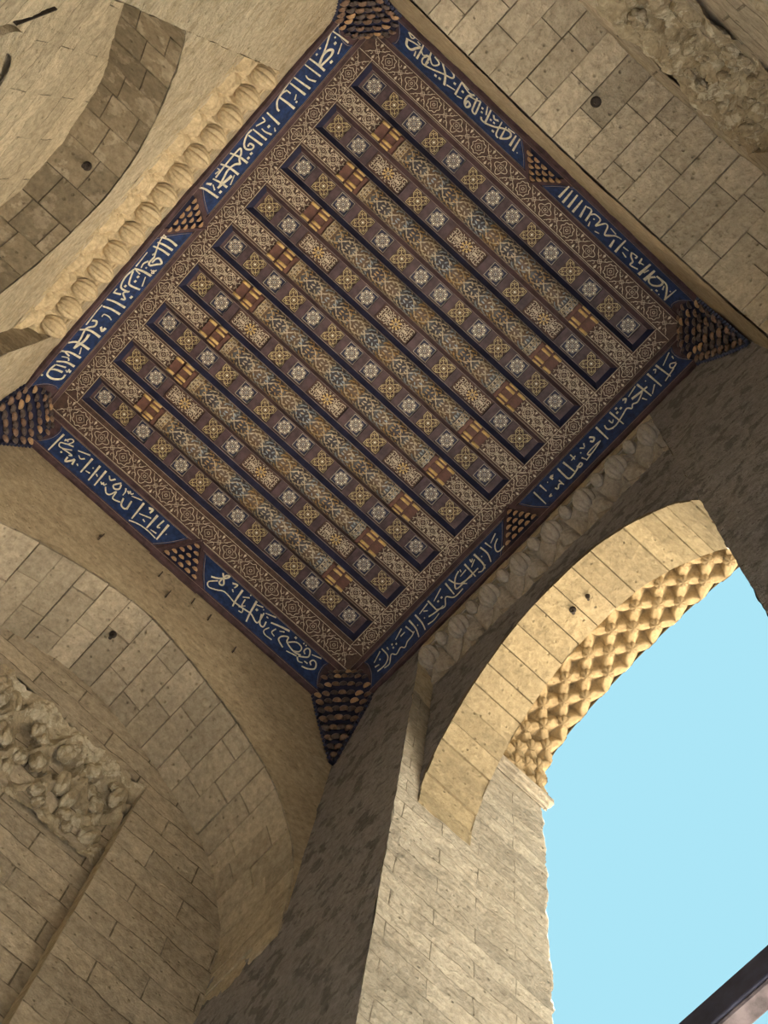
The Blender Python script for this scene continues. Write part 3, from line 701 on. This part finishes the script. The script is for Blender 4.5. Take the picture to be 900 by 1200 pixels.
# painted beams between the strips
BWH = (0.5667 - 2 * TW) / 2                              # half width of a beam
def make_beam():
    root = empty('painted_beam', (XC, 0, H))
    x0, x1 = RX0 - XC, RX1 - XC; e = 0.50
    bm = bmesh.new(); box(bm, x0, x1, -BWH, BWH, 0.0, 0.12); obj('beam_core', bm, 'fieldbrown', root)
    end = None
    for sg in (1, -1):
        bm = bmesh.new(); F = lambda u, v, h: (sg * (x1 - u), v, -EPS)
        motif(bm, F, -0.05, 0.28, 2, 0.085)
        obj('painted_end', bm, 'cream', root)
        br = bmesh.new()                                 # stepped corbel that carries the log
        for k, (a, b, d, hw) in enumerate(((0.50, 0.62, 0.022, 0.095), (0.62, 0.75, 0.045, 0.10), (0.75, 0.80, 0.075, 0.108))):
            box(br, min(sg * (x1 - a), sg * (x1 - b)), max(sg * (x1 - a), sg * (x1 - b)), -hw, hw, -d, 0.01, 0, 0.006)
        bo = obj('corbel', br, 'rust', root)
        for (a, b, yy, d) in ((0.50, 0.60, 0.085, 0.03), (0.50, 0.60, -0.085, 0.03), (0.63, 0.76, 0.055, 0.055), (0.63, 0.76, -0.055, 0.055), (0.63, 0.74, 0.10, 0.03), (0.63, 0.74, -0.10, 0.03)):
            rb = bmesh.new(); bmesh.ops.create_cone(rb, cap_ends=True, segments=10, radius1=0.017, radius2=0.017, depth=b - a, matrix=Matrix.Rotation(PI / 2, 4, 'Y'))
            obj('gilt_rod', rb, 'gold', bo, True, (sg * (x1 - (a + b) / 2), yy, -d))
    xa, xb = x0 + 0.80, x1 - 0.80; R = 0.113
    bm = bmesh.new(); rings = []
    for i in range(61):
        x = xa + (xb - xa) * i / 60
        rings.append([bm.verts.new((x, R * math.cos(t), -R * 0.85 * math.sin(t))) for t in [PI * k / 16 for k in range(17)]])
    for a, b in zip(rings, rings[1:]):
        for k in range(16): bm.faces.new((a[k], a[k + 1], b[k + 1], b[k]))
    bm.faces.new(rings[0]); bm.faces.new(list(reversed(rings[-1])))
    obj('log', bm, 'log', root, True)
    bm = bmesh.new(); rnd = random.Random(11)
    def F(u, v, h):
        t = PI / 2 + v / R; rr = R + 0.003 + h
        return (u, rr * math.cos(t), -rr * 0.85 * math.sin(t) - 0.001)
    Lx = xb - xa; P = 0.1975; n = int(Lx / P)
    P = Lx / n
    for ph in (0, 1):                                    # two crossing vines
        pts = [(xa + Lx * i / (n * 10), (1 if ph else -1) * 0.075 * math.sin(PI * 2 * (i / 20))) for i in range(n * 10 + 1)]
        ribbon(bm, pts, 0.010, F, False, 0)
    for k in range(n * 2):
        c = xa + P * 0.5 * (k + 0.5); m = (k // 2) % 3
        mi = (1, 0, 2)[m]
        for sy in (-1, 1):
            for (dx, dy, ang, ln) in ((0.0, 0.105, 0.5, 0.062), (0.02, 0.055, -0.5, 0.058), (-0.03, 0.08, 1.1, 0.06), (0.03, 0.015, 0.2, 0.05), (0.035, 0.125, -0.9, 0.055), (-0.02, 0.03, 0.9, 0.05), (0.045, 0.085, 0.7, 0.05), (-0.01, 0.14, 0.1, 0.05)):
                a = ang + rnd.uniform(-0.2, 0.2); ca, sa = math.cos(a), math.sin(a)
                lens = [(-0.5, 0), (-0.15, 0.17), (0.2, 0.14), (0.5, 0), (0.2, -0.14), (-0.15, -0.17)]
                poly(bm, [(c + dx + ln * (x * ca - y * sa), sy * (dy + ln * (x * sa + y * ca))) for x, y in lens], F, mi if rnd.random() < 0.7 else 0)
    for xe in (xa + 0.012, xa + 0.05, xa + 0.09, xb - 0.012, xb - 0.05, xb - 0.09):
        ribbon(bm, [(xe, -0.165 + 0.33 * i / 16) for i in range(17)], 0.010, F, False, 0)
    for k in range(8):
        for xe in (xa + 0.03, xb - 0.03, xa + 0.07, xb - 0.07):
            poly(bm, circ(xe, -0.15 + 0.043 * k, 0.013, 6), F, 0)
    obj('leaf_ornament', bm, ['leafcream', 'leafgold', 'palegreen'], root)
    return root
M['palegreen'] = plain('grey_green_paint', (0.25, 0.29, 0.32), 0.6)
bproto = make_beam()
for r in range(8):
    b = bproto if r == 0 else copy_tree(bproto)
    b.location = (XC, ROWY[r] + 0.28335, H)
    tag(b, 'rounded gilded ceiling beam between coffered strips, %s from the upper right frieze' % ORD[r], 'beam', 'painted beams of the ceiling', 'thing')

# ---------------------------------------------------------------- sloping frieze around the ceiling
SL = math.hypot(0.3, 0.5)
def slope(side):
    """F(t, s, h): t along the wall, s down the slope, h out of the board"""
    k = 1 / SL
    if side == 'A': return lambda t, s, h: (CX0 - 0.3 * s * k + 0.5 * h * k, t, H - 0.5 * s * k - 0.3 * h * k)
    if side == 'D': return lambda t, s, h: (CX1 + 0.3 * s * k - 0.5 * h * k, t, H - 0.5 * s * k - 0.3 * h * k)
    if side == 'B': return lambda t, s, h: (t, CY0 - 0.3 * s * k + 0.5 * h * k, H - 0.5 * s * k - 0.3 * h * k)
    return lambda t, s, h: (t, CY1 + 0.3 * s * k - 0.5 * h * k, H - 0.5 * s * k - 0.3 * h * k)
WHERE = {'A': ('upper left', CY0, CY1, 2.607), 'B': ('upper right', CX0, CX1, 0.282), 'C': ('lower left', CX0, CX1, 0.282), 'D': ('lower right', CY0, CY1, 2.64)}
def slab(bm, F, pts, h0, h1, mi=0):
    a = [bm.verts.new(F(t, s, h0)) for t, s in pts]; b = [bm.verts.new(F(t, s, h1)) for t, s in pts]
    bm.faces.new(b).material_index = mi; bm.faces.new(list(reversed(a))).material_index = mi
    n = len(pts)
    for i in range(n): bm.faces.new((a[i], a[(i + 1) % n], b[(i + 1) % n], b[i])).material_index = mi

# strokes of the script on each panel: width, then (t, s) pairs, in millimetres on the frieze slope
TEXT = {"A1":[[14,170,487,157,353,148,179],[10,196,256,304,188],[36,243,335],[39,410,189],[21,199,396],[17,136,504,203,492,341,403,507,317],[27,522,297,417,359,339,344,314,287,373,257,509,274],[19,529,496,521,319,521,177],[14,604,485,593,170],[14,682,361,693,286,665,173],[17,774,485,759,168],[19,843,473,839,162],[8,60,489,276,511,485,507,599,511,769,501,886,484,1018,468],[10,923,456,923,359],[8,894,279,949,236],[25,954,196],[21,1025,458,1019,311,1021,151],[19,924,435,977,463,1068,442,1129,363,1137,315],[26,382,467],[26,450,444],[19,1226,452,1247,174],[14,1294,460,1308,386,1351,408,1407,442],[36,1332,279],[14,1392,347,1399,271,1382,157],[10,1305,198,1331,145],[17,1451,453,1459,167],[19,1529,441,1530,165],[19,1464,455,1537,459,1627,404,1661,326,1630,250,1590,262,1593,334,1629,328],[35,1670,210],[35,1727,198],[19,1793,480,1770,323,1776,156],[19,2094,397,1943,411,1774,412,1691,402,1726,340,1787,303,1831,230],[19,1944,483,1924,343,1931,147],[23,1827,235,1865,302,1955,324,2036,301,2149,259],[33,1983,216,2073,238,2177,262],[10,1958,190,2073,136],[19,2119,423,2109,288,2114,152],[37,2196,185],[19,2279,514,2256,407,2262,154],[21,2199,455,2178,380],[12,2170,362,2211,278],[10,2001,479,2004,430,2063,443]],
"A2":[[19,2950,455,2932,317,2952,153],[19,3018,441,3008,321,3017,161],[19,3077,454,3070,306,3082,151],[14,2902,438,3024,408,3189,315],[10,2916,439,2920,383],[21,3132,342,3171,370],[21,3178,319,3261,324,3285,281,3246,218,3207,155,3169,232,3189,280,3247,287],[17,3252,351,3300,386,3355,370],[21,3329,306],[8,3326,228,3333,194,3355,179,3343,148,3323,187,3316,151,3297,154],[21,3395,454,3381,316,3386,154],[19,3405,444,3524,471,3654,418,3667,270],[19,3429,436,3554,372,3588,318,3586,149],[8,3403,421,3424,321],[33,3462,312],[33,3522,300],[33,3620,373],[39,3707,176],[9,3425,217,3539,155],[17,3657,263,3702,327,3762,229,3773,295],[17,3745,458,3728,342],[8,3688,451,3750,453],[19,3846,471,3835,332,3848,140],[19,3939,443,3929,303,3944,134],[6,3367,451,3167,460],[12,3926,464,4037,466,4213,454],[9,4054,341,4018,337,4021,250,4046,182],[29,4167,244,4207,178,4160,166],[21,4141,427,4130,357,4190,329,4254,413,4394,372,4529,353],[21,4295,487,4258,343,4286,140],[29,4304,314,4398,302,4529,353],[21,4490,488,4443,372,4472,145],[10,4485,266,4568,216],[19,4610,468,4588,361,4606,161],[14,4634,331,4600,461,4632,494],[19,4748,439,4716,300,4730,146],[12,4672,424,4660,323,4690,285],[19,4875,437,4846,369,4846,239],[21,4789,415,4880,432,4942,405,4963,289,4927,176,4862,174],[14,4787,409,4778,248],[8,4805,222,4826,176,4785,183,4822,139,4788,147],[26,4964,472]],
"B1":[[13,-1647,471,-1589,429,-1568,479,-1641,471],[11,-1570,485,-1477,503],[24,-1622,363,-1597,270,-1534,262,-1496,346,-1464,412],[15,-1635,352,-1551,394,-1457,423],[17,-1450,507,-1438,377,-1432,216],[13,-1443,388,-1396,346,-1355,407],[13,-1482,311,-1469,218],[19,-1343,519,-1331,406,-1319,234],[15,-1336,417,-1378,317,-1368,236,-1329,228,-1309,325],[15,-1336,417,-1266,334,-1217,389,-1217,446,-1288,471],[17,-1327,222,-1229,275,-1117,350,-1021,402,-1018,464,-1078,506,-1249,492],[20,-1189,489,-1094,366,-1044,209],[35,-1172,226],[35,-1120,239],[33,-963,366],[33,-848,358],[13,-1023,242,-920,283],[17,-914,471,-894,224],[11,-919,482,-808,460],[9,-870,223,-812,255],[9,-1519,460,-1478,447],[11,-1417,500,-1386,509],[13,-905,465,-792,426,-735,457],[20,-728,468,-778,368,-769,241,-723,193,-703,267,-747,298,-752,229],[13,-774,385,-683,420,-643,464],[17,-692,466,-671,317,-653,224,-610,210,-617,303,-643,464],[28,-584,387],[28,-565,326],[13,-556,482,-515,344],[19,-507,480,-485,331,-470,209],[19,-542,259,-517,218,-460,226,-370,291,-291,379,-215,421,-180,374,-196,283,-253,199],[15,-343,461,-311,219,-269,182],[15,-276,446,-249,216],[19,-454,444,-420,397,-375,429],[26,-443,338],[26,-398,339],[35,-353,210],[13,-251,445,-165,464],[20,-143,457,-123,233],[17,-91,460,-65,201],[15,-17,228]],
"B2":[[20,610,452,618,165],[20,665,439,686,140],[20,734,441,760,147],[20,809,433,830,139],[18,876,409,920,166],[17,893,398,954,406,990,188],[15,979,343,1010,403,1086,394,1097,250,1115,296,1149,407,1189,395,1230,249,1263,268,1313,368,1344,382],[12,1027,238,1051,149],[20,1036,320],[10,1138,160,1187,189],[20,1339,306,1368,144],[8,1222,413,1306,399],[13,1242,249,1318,372,1386,403],[19,1421,447,1431,286,1446,145],[13,1460,319,1526,334],[9,1497,236,1563,210],[17,1559,361,1589,290,1644,241,1656,159,1743,201],[13,1562,355,1628,369,1631,323],[17,1675,413,1700,302],[11,1695,320,1744,341],[24,1780,442,1793,140],[26,1862,410,1877,136],[11,1810,233,1821,337],[20,1923,332,1893,241,1925,169,1982,178,2025,270,2010,351,1921,355],[19,1921,355,2034,373,2097,313,2179,145],[13,2181,121,2162,425],[30,2049,151],[22,2012,70],[19,2141,322],[17,2097,125],[13,2078,244,2051,326]],
"C1":[[17,-1652,163,-1648,294,-1641,483],[11,-1597,229,-1560,144,-1519,147,-1544,233,-1609,280,-1594,333,-1541,320,-1463,256],[11,-1570,248,-1478,203],[11,-1547,328,-1422,312,-1448,344],[13,-1558,197,-1604,202],[24,-1528,379],[19,-1440,371,-1425,441,-1381,367,-1368,333,-1347,413],[13,-1414,204,-1282,135],[11,-1370,246,-1330,267,-1297,226],[9,-1315,355,-1291,370],[19,-1238,152,-1221,414],[19,-1121,156,-1098,428],[19,-1034,154,-1012,426],[17,-1158,247],[9,-1195,347,-1142,334],[7,-1086,282,-1056,297],[15,-970,173,-929,211,-896,152],[8,-989,320,-962,339,-962,304,-939,328,-929,290],[17,-819,140,-864,234,-827,266,-790,221,-808,156],[14,-913,332,-864,389,-820,373,-790,279,-768,387,-679,355],[14,-741,151,-719,192,-712,261],[9,-707,159,-677,181,-685,141,-655,163,-640,134],[10,-636,179,-519,124],[17,-682,283,-649,377,-582,373,-596,246],[14,-568,374,-596,236],[19,-482,137,-461,426],[23,-403,148,-357,122,-359,191],[12,-440,297,-307,234],[12,-366,322,-329,335],[21,-275,138,-270,387],[14,-184,135,-192,267,-162,250],[21,-113,136,-103,415],[12,-225,362,-150,348],[12,-61,263],[8,-473,468,-368,418,-241,399,-122,409]],
"C2":[[17,629,288,701,241,775,157,792,105,756,129,745,191,743,275,780,282,790,239,708,134],[11,719,269,644,369,681,424,769,383,858,324,1000,344],[17,864,155,922,124,913,190],[9,907,221,936,246],[19,1004,130,1012,283,1029,407],[15,1000,344,1072,336,1166,321,1249,310,1341,352,1371,319,1358,175],[11,1081,350,1131,327,1154,382,1111,396],[9,1093,209,1105,308,1139,279],[9,1052,206,1119,148],[17,1112,107],[19,1208,114,1229,299,1257,443],[11,1229,156,1308,118],[15,1330,142],[32,1269,209],[15,1341,210,1391,330,1445,334,1437,249],[11,1373,159,1496,105],[9,1405,188,1432,190],[19,1485,212,1598,162,1716,122],[7,1505,285,1477,363,1514,401,1611,391],[11,1576,233,1558,307,1611,329],[9,1622,223,1675,182],[15,1764,368,1673,325,1681,254,1746,201,1769,270,1896,307,1982,278],[13,1777,262,1856,178,1938,184,1943,257,1882,306],[32,1819,135],[20,1934,119],[20,1968,119],[15,2016,226,1985,197,2000,135,2041,138,2066,221,2010,280,1964,312],[13,1962,330,1998,368,2050,345],[9,1819,372,1948,329],[15,2147,290,2116,261,2137,209,2184,221,2202,295,2137,361,2064,391],[9,2083,164,2198,114],[7,2054,310,2103,305]],
"D1":[[9,4827,157,4959,222],[22,4875,253],[13,4973,285,4911,307],[13,4794,147,4768,309,4844,380,4968,368],[11,4873,411,4793,422,4721,331,4665,394,4580,364,4533,416,4472,376,4396,367,4339,337],[9,4729,195,4725,248],[24,4656,223],[24,4606,268],[24,4660,277],[9,4462,148,4591,208],[11,4516,231,4445,232],[13,4404,175,4358,347],[15,4332,145,4306,327,4324,465],[15,4235,152,4208,329,4215,457],[10,4036,167,4185,195],[15,4016,141,3977,374],[13,3885,386,3991,374,4101,341],[11,3975,425,4068,444,4155,422],[9,4122,212,4075,259],[17,4153,304],[15,4268,307],[10,3808,150,3956,220],[28,3912,272],[28,3854,268],[13,3981,353,3873,416,3808,315,3721,419,3584,421],[15,3729,146,3705,388],[13,3671,142,3621,278,3510,412],[15,3519,161,3598,206,3655,318,3621,359,3456,362,3306,365],[15,3417,153,3384,434],[11,3569,340,3412,383],[17,3262,150,3232,356,3245,456],[13,3332,415,3280,446,3218,406],[15,3156,147,3124,307,3145,448],[8,3498,161,3501,208],[8,3536,248,3438,235],[8,3336,159,3336,211,3306,181],[7,3367,272,3290,217],[12,3081,149,3048,293],[9,2922,162,3030,222],[13,2935,249,3000,294,3026,379,2993,420,2921,411],[15,3200,270]],
"D2":[[14,2295,142,2263,428],[14,2192,133,2174,285],[10,2148,369,2184,380,2152,402],[23,2010,182,2045,164,2036,226],[14,1993,305,1987,372,2018,349,2058,393,2077,348],[12,1987,372,1976,416],[14,2105,191],[17,1924,150,1913,296,1890,407,1782,398,1698,355,1684,394,1724,398,1741,354],[17,1833,146,1795,408],[10,1720,142,1712,255],[10,1751,221,1682,216],[10,1593,179,1553,235],[10,1528,169,1547,224],[17,1618,245],[10,1643,312,1616,389],[19,1438,165,1402,227,1436,260,1456,221],[12,1367,339,1447,326,1569,335,1538,380,1438,359,1374,338],[10,1538,380,1623,400],[17,1313,128,1296,411],[12,1230,208,1234,286,1177,347],[15,1238,245,1222,305,1140,341,1013,304,931,276,891,336,854,297,796,328,695,270],[15,1094,118,1067,421],[32,1017,152],[32,977,203],[32,1037,212],[9,1159,202,1150,272,1119,243],[20,903,127,870,157,908,197],[11,704,121,835,163],[24,824,228,721,250,616,267],[17,678,121,651,423],[15,588,183],[17,522,120,504,430],[11,738,339,712,417],[7,545,327,630,409],[17,395,122,366,423],[11,448,146,426,171,461,206],[11,201,131,344,213],[13,222,328,278,278,303,317,278,356,228,338],[13,284,366,441,412],[9,208,210,215,260]]}
def curve_edge(p, q, bow, n=6):
    dx, dy = q[0] - p[0], q[1] - p[1]; l = math.hypot(dx, dy)
    return [(p[0] + dx * i / n - dy / l * bow * math.sin(PI * i / n), p[1] + dy * i / n + dx / l * bow * math.sin(PI * i / n)) for i in range(n + 1)]
for side, (where, t0, t1, tc) in WHERE.items():
    F = slope(side); K = SL / SL
    fz = tag(empty('frieze_cornice', F((t0 + t1) / 2, 0, 0)), 'dark sloping wooden frieze moulding along the %s side of the ceiling' % where, 'frieze', 'wooden frieze mouldings', 'thing')
    inv = Vector(fz.location)
    FL = lambda t, s, h, F=F, inv=inv: Vector(F(t, s, h)) - inv
    m = lambda s: 0.3 * s / SL                            # the boards grow longer towards the walls
    bm = bmesh.new(); slab(bm, FL, [(t0, 0), (t1, 0), (t1 + m(SL), SL), (t0 - m(SL), SL)], -0.03, 0.0); obj('backboard', bm, 'wood', fz)
    bm = bmesh.new()
    slab(bm, FL, [(t0 + 0.02, 0.0), (t1 - 0.02, 0.0), (t1 + m(0.085), 0.085), (t0 - m(0.085), 0.085)], 0.0, 0.012)
    obj('upper_rail', bm, 'wood', fz)
    bm = bmesh.new()
    for a, b, h in ((0.50, 0.525, 0.018), (0.525, 0.55, 0.03), (0.55, 0.60, 0.045)):
        slab(bm, FL, [(t0 - m(a), a), (t1 + m(a), a), (t1 + m(b), b), (t0 - m(b), b)], 0.0, h)
    obj('lower_moulding', bm, 'wood', fz)
    bm = bmesh.new()
    for s, h in ((0.002, 0.014), (0.083, 0.014), (0.53, 0.032)):
        ribbon(bm, [(t0, s), (t1, s)], 0.005, lambda x, y, hh, h=h: FL(x, y, h + 0.002))
    obj('painted_lines', bm, 'line', fz)
    # two inscription panels
    for half in (0, 1):
        c0 = lambda s: (t0 + 0.245 - 0.22 * max(0, s - 0.16)) if half == 0 else (tc + 0.07 + 0.62 * s)
        c1 = lambda s: (tc - 0.07 - 0.62 * s) if half == 0 else (t1 - 0.245 + 0.22 * max(0, s - 0.16))
        sa, sb = 0.092, 0.498
        e0 = [(c0(sa + (sb - sa) * i / 6) + (0.05 * math.sin(PI * i / 6) if half == 0 else -0.02 * math.sin(PI * i / 6)), sa + (sb - sa) * i / 6) for i in range(7)]
        e1 = [(c1(sa + (sb - sa) * i / 6) - (0.05 * math.sin(PI * i / 6) if half == 1 else -0.02 * math.sin(PI * i / 6)), sa + (sb - sa) * i / 6) for i in range(7)]
        key = side + str(half + 1)
        nice = {'A1': 'upper part of the upper left frieze', 'A2': 'lower part of the upper left frieze', 'B1': 'left part of the upper right frieze', 'B2': 'right part of the upper right frieze',
                'C1': 'upper part of the lower left frieze', 'C2': 'lower part of the lower left frieze', 'D1': 'upper part of the lower right frieze', 'D2': 'upper part of the lower right frieze'}
        nice['D1'] = 'upper part of the lower right frieze' if key != 'D1' else nice['D1']
        org = Vector(F((t0 + tc) / 2 if half == 0 else (tc + t1) / 2, 0.29, 0))
        key2 = {'A1': 'A1', 'A2': 'A2'}.get(key, key)
        lab = {'A1': 'nearest the top corner of the ceiling on the upper left', 'A2': 'nearest the left corner of the ceiling on the upper left', 'B1': 'nearest the top corner of the ceiling on the upper right', 'B2': 'nearest the right corner of the ceiling on the upper right',
               'C1': 'nearest the left corner of the ceiling on the lower left', 'C2': 'nearest the bottom corner of the ceiling on the lower left', 'D1': 'nearest the right corner of the ceiling on the lower right', 'D2': 'nearest the bottom corner of the ceiling on the lower right'}[key]
        pn = tag(empty('inscription_panel', org), 'blue panel of Arabic script ' + lab, 'inscription', 'blue inscription panels of the frieze', 'thing')
        G = lambda t, s, h, F=F, org=org: Vector(F(t, s, h)) - org
        bm = bmesh.new(); slab(bm, G, e0[::-1] + e1, 0.0, 0.006); obj('blue_board', bm, 'blue', pn)
        bm = bmesh.new(); G2 = lambda x, y, h: G(x, y, 0.0085)
        ins = [(t + (0.012), s) for t, s in e0[::-1]] + [(t - 0.012, s) for t, s in e1]
        ribbon(bm, ins, 0.006, G2, True); obj('border_line', bm, 'line', pn)
        src = {'A1': 'A1', 'A2': 'A2', 'B1': 'B1', 'B2': 'B2', 'C1': 'C1', 'C2': 'C2', 'D1': 'D2', 'D2': 'D1'}[key]
        bm = bmesh.new(); GL = lambda x, y, h: G(x, y, 0.006 + h)
        for st in TEXT[src]:
            wd = st[0] / 1000.0; p = [(st[i] / 1000.0, st[i + 1] / 1000.0) for i in range(1, len(st), 2)]
            p = [(a, min(0.497, max(0.095, b))) for a, b in p]
            if len(p) == 1:                              # a dot: small lozenge
                r = wd * 0.62; q = [(p[0][0] + r, p[0][1]), (p[0][0], p[0][1] + r), (p[0][0] - r, p[0][1]), (p[0][0], p[0][1] - r)]
                ribbon(bm, [(p[0][0] - r * 0.7, p[0][1] - r * 0.1), (p[0][0] + r * 0.7, p[0][1] + r * 0.1)], r * 1.4, GL, False, 0, 0.005)
                continue
            tp = None
            if len(p) <= 3:
                hi = p[0][1] < p[-1][1]; tp = (lambda f: 1.25 - 0.5 * f) if hi else (lambda f: 0.75 + 0.5 * f)
            if len(p) > 2: p = cat_rom(p, 4)
            ribbon(bm, p, max(0.013, wd * 1.12), GL, False, 0, 0.005, tp)
        obj('lettering', bm, 'letter', pn)

# ---------------------------------------------------------------- wooden muqarnas: middle of each side and corners
def cell_mesh():
    """one hollow-lipped muqarnas drop: rounded leaf with a pointed tip, pointing down -z, bulging to +x"""
    bm = bmesh.new(); n = 10; rows = []
    for j in range(7):
        v = j / 6; wv = math.sin(PI * (0.10 + 0.80 * v)) ** 0.7 if j < 6 else 0.12
        rows.append([bm.verts.new((0.85 * wv * math.cos((i / n - 0.5) * PI) + 0.15 * v, wv * math.sin((i / n - 0.5) * PI), 0.9 - 1.9 * v)) for i in range(n + 1)])
    for a, b in zip(rows, rows[1:]):
        for i in range(n): bm.faces.new((a[i], a[i + 1], b[i + 1], b[i]))
    bm.faces.new(rows[0]); bm.faces.new(list(reversed(rows[-1])))
    return bm
cellA = None
def put_cell(parent, pos, out, size, mat):
    """out: horizontal direction the drop bulges to"""
    global cellA
    rz = math.atan2(out[1], out[0])
    k = (mat,)
    if cellA is None: cellA = {}
    if k not in cellA:
        cellA[k] = obj('muqarnas_cell', cell_mesh(), mat, parent, True, pos, (0, 0, rz)); cellA[k].scale = (size,) * 3
    else: dup(cellA[k], parent, pos, (0, 0, rz), (size * random.uniform(0.92, 1.08),) * 3)
M['cellbrown'] = plain('worn_brown_gilt_wood', (0.19, 0.12, 0.085), 0.45, 0.5, 10, 0.5)
M['cellwood'] = plain('dark_blue_brown_wood', (0.085, 0.065, 0.062), 0.45, 0.5, 10, 0.5)
OUT = {'A': (1, 0), 'D': (-1, 0), 'B': (0, 1), 'C': (0, -1)}
for side, (where, t0, t1, tc) in WHERE.items():
    F = slope(side); org = Vector(F(tc, 0.4, 0)); G = lambda t, s, h, F=F, org=org: Vector(F(t, s, h)) - org
    t = tag(empty('muqarnas_bracket', org), 'triangular gilt muqarnas bracket mid-way along the %s frieze' % where, 'muqarnas', 'triangular muqarnas brackets of the frieze', 'thing')
    bm = bmesh.new(); slab(bm, G, [(tc, 0.03), (tc + 0.275, 0.585), (tc - 0.275, 0.585)], 0.0, 0.012); obj('blue_field', bm, 'navy', t)
    bm = bmesh.new()
    for sg in (-1, 1):
        slab(bm, G, [(tc, -0.02), (tc + sg * 0.05, 0.02), (tc + sg * 0.355, 0.60), (tc + sg * 0.275, 0.60)], 0.0, 0.03)
    bmesh.ops.recalc_face_normals(bm, faces=bm.faces)
    slab(bm, G, [(tc - 0.33, 0.585), (tc + 0.33, 0.585), (tc + 0.34, 0.625), (tc - 0.34, 0.625)], 0.0, 0.06)
    obj('frame', bm, 'wood', t)
    for r, (s, n) in enumerate(((0.12, 1), (0.22, 2), (0.32, 3), (0.42, 4), (0.52, 5))):
        for k in range(n):
            tt = tc + (k - (n - 1) / 2) * 0.100
            put_cell(t, G(tt, s, 0.03 + 0.012 * r), OUT[side], 0.037, 'giltwood')
CORN = {'top': (WX0, WY0, 1, 1), 'right': (WX1, WY0, -1, 1), 'bottom': (WX1, WY1, -1, -1), 'left': (WX0, WY1, 1, -1)}
for cn, (wx, wy, sx, sy) in CORN.items():
    org = Vector((wx, wy, 15.6)); zb = 14.30
    t = tag(empty('muqarnas_pendentive', org), 'dark blue wooden muqarnas hanging in the %s corner of the ceiling' % cn, 'muqarnas', 'corner muqarnas of the ceiling', 'thing')
    def edge(z):     # distance from the corner at which the body meets each wall, and its set-back from the wall
        if z >= 15.5:
            k = (z - 15.5) / 0.5; return 0.47 + 0.05 * math.sin(PI * min(1, k * 1.2)) - 0.17 * max(0, (k - 0.55) / 0.45) ** 2, 0.0 + 0.30 * k
        k = (15.5 - z) / (15.5 - zb); return 0.47 * (1 - k) ** 0.9 + 0.012, 0.0
    def surf(u, z):
        a, b = edge(z); bul = 0.62 if z < 15.5 else 0.62 - 0.12 * (z - 15.5) / 0.5
        p0 = (a, b); p2 = (b, a); c = (a * bul + b * (1 - bul) * 1.0, a * bul + b * (1 - bul))
        x = (1 - u) ** 2 * p0[0] + 2 * u * (1 - u) * c[0] + u * u * p2[0]; y = (1 - u) ** 2 * p0[1] + 2 * u * (1 - u) * c[1] + u * u * p2[1]
        return x, y
    bm = bmesh.new(); g = []
    for j in range(19):
        z = 16.0 - (16.0 - zb) * j / 18
        g.append([bm.verts.new((sx * surf(i / 12, z)[0], sy * surf(i / 12, z)[1], z - 15.6)) for i in range(13)])
    for a, b in zip(g, g[1:]):
        for i in range(12): bm.faces.new((a[i], a[i + 1], b[i + 1], b[i]))
    obj('niche_body', bm, 'navy', t, True)
    bm = bmesh.new()
    for j in range(18):                                   # stepped side boards along both walls
        z1 = 15.5 - (15.5 - zb) * j / 18; z0 = 15.5 - (15.5 - zb) * (j + 1) / 18 - 0.01
        a = edge((z0 + z1) / 2)[0] + 0.035
        for q in (0, 1):
            x0_, x1_, y0_, y1_ = (0, a, 0, 0.035) if q == 0 else (0, 0.035, 0, a)
            xs, ys = sorted((sx * x0_, sx * x1_)), sorted((sy * y0_, sy * y1_))
            box(bm, xs[0], xs[1], ys[0], ys[1], z0 - 15.6, z1 - 15.6)
    obj('stepped_edge', bm, 'navy', t)
    for j, (z, n, s) in enumerate(((15.93, 4, 0.032), (15.83, 6, 0.038), (15.72, 7, 0.042), (15.60, 7, 0.046), (15.47, 7, 0.050), (15.33, 6, 0.054), (15.18, 6, 0.056), (15.02, 5, 0.056), (14.86, 4, 0.056), (14.70, 3, 0.056), (14.55, 2, 0.052), (14.42, 1, 0.05))):
        for k in range(n):
            u = (k + 0.5) / n; x, y = surf(u, z)
            put_cell(t, (sx * x, sy * y, z - 15.6), (sx * (0.25 + 0.75 * u), sy * (1.0 - 0.75 * u)), s, ('cellbrown', 'cellwood', 'cellbrown', 'cellwood', 'giltwood')[(k + j) % 5] if j < 6 else ('cellwood', 'cellbrown')[(k + j) % 2])
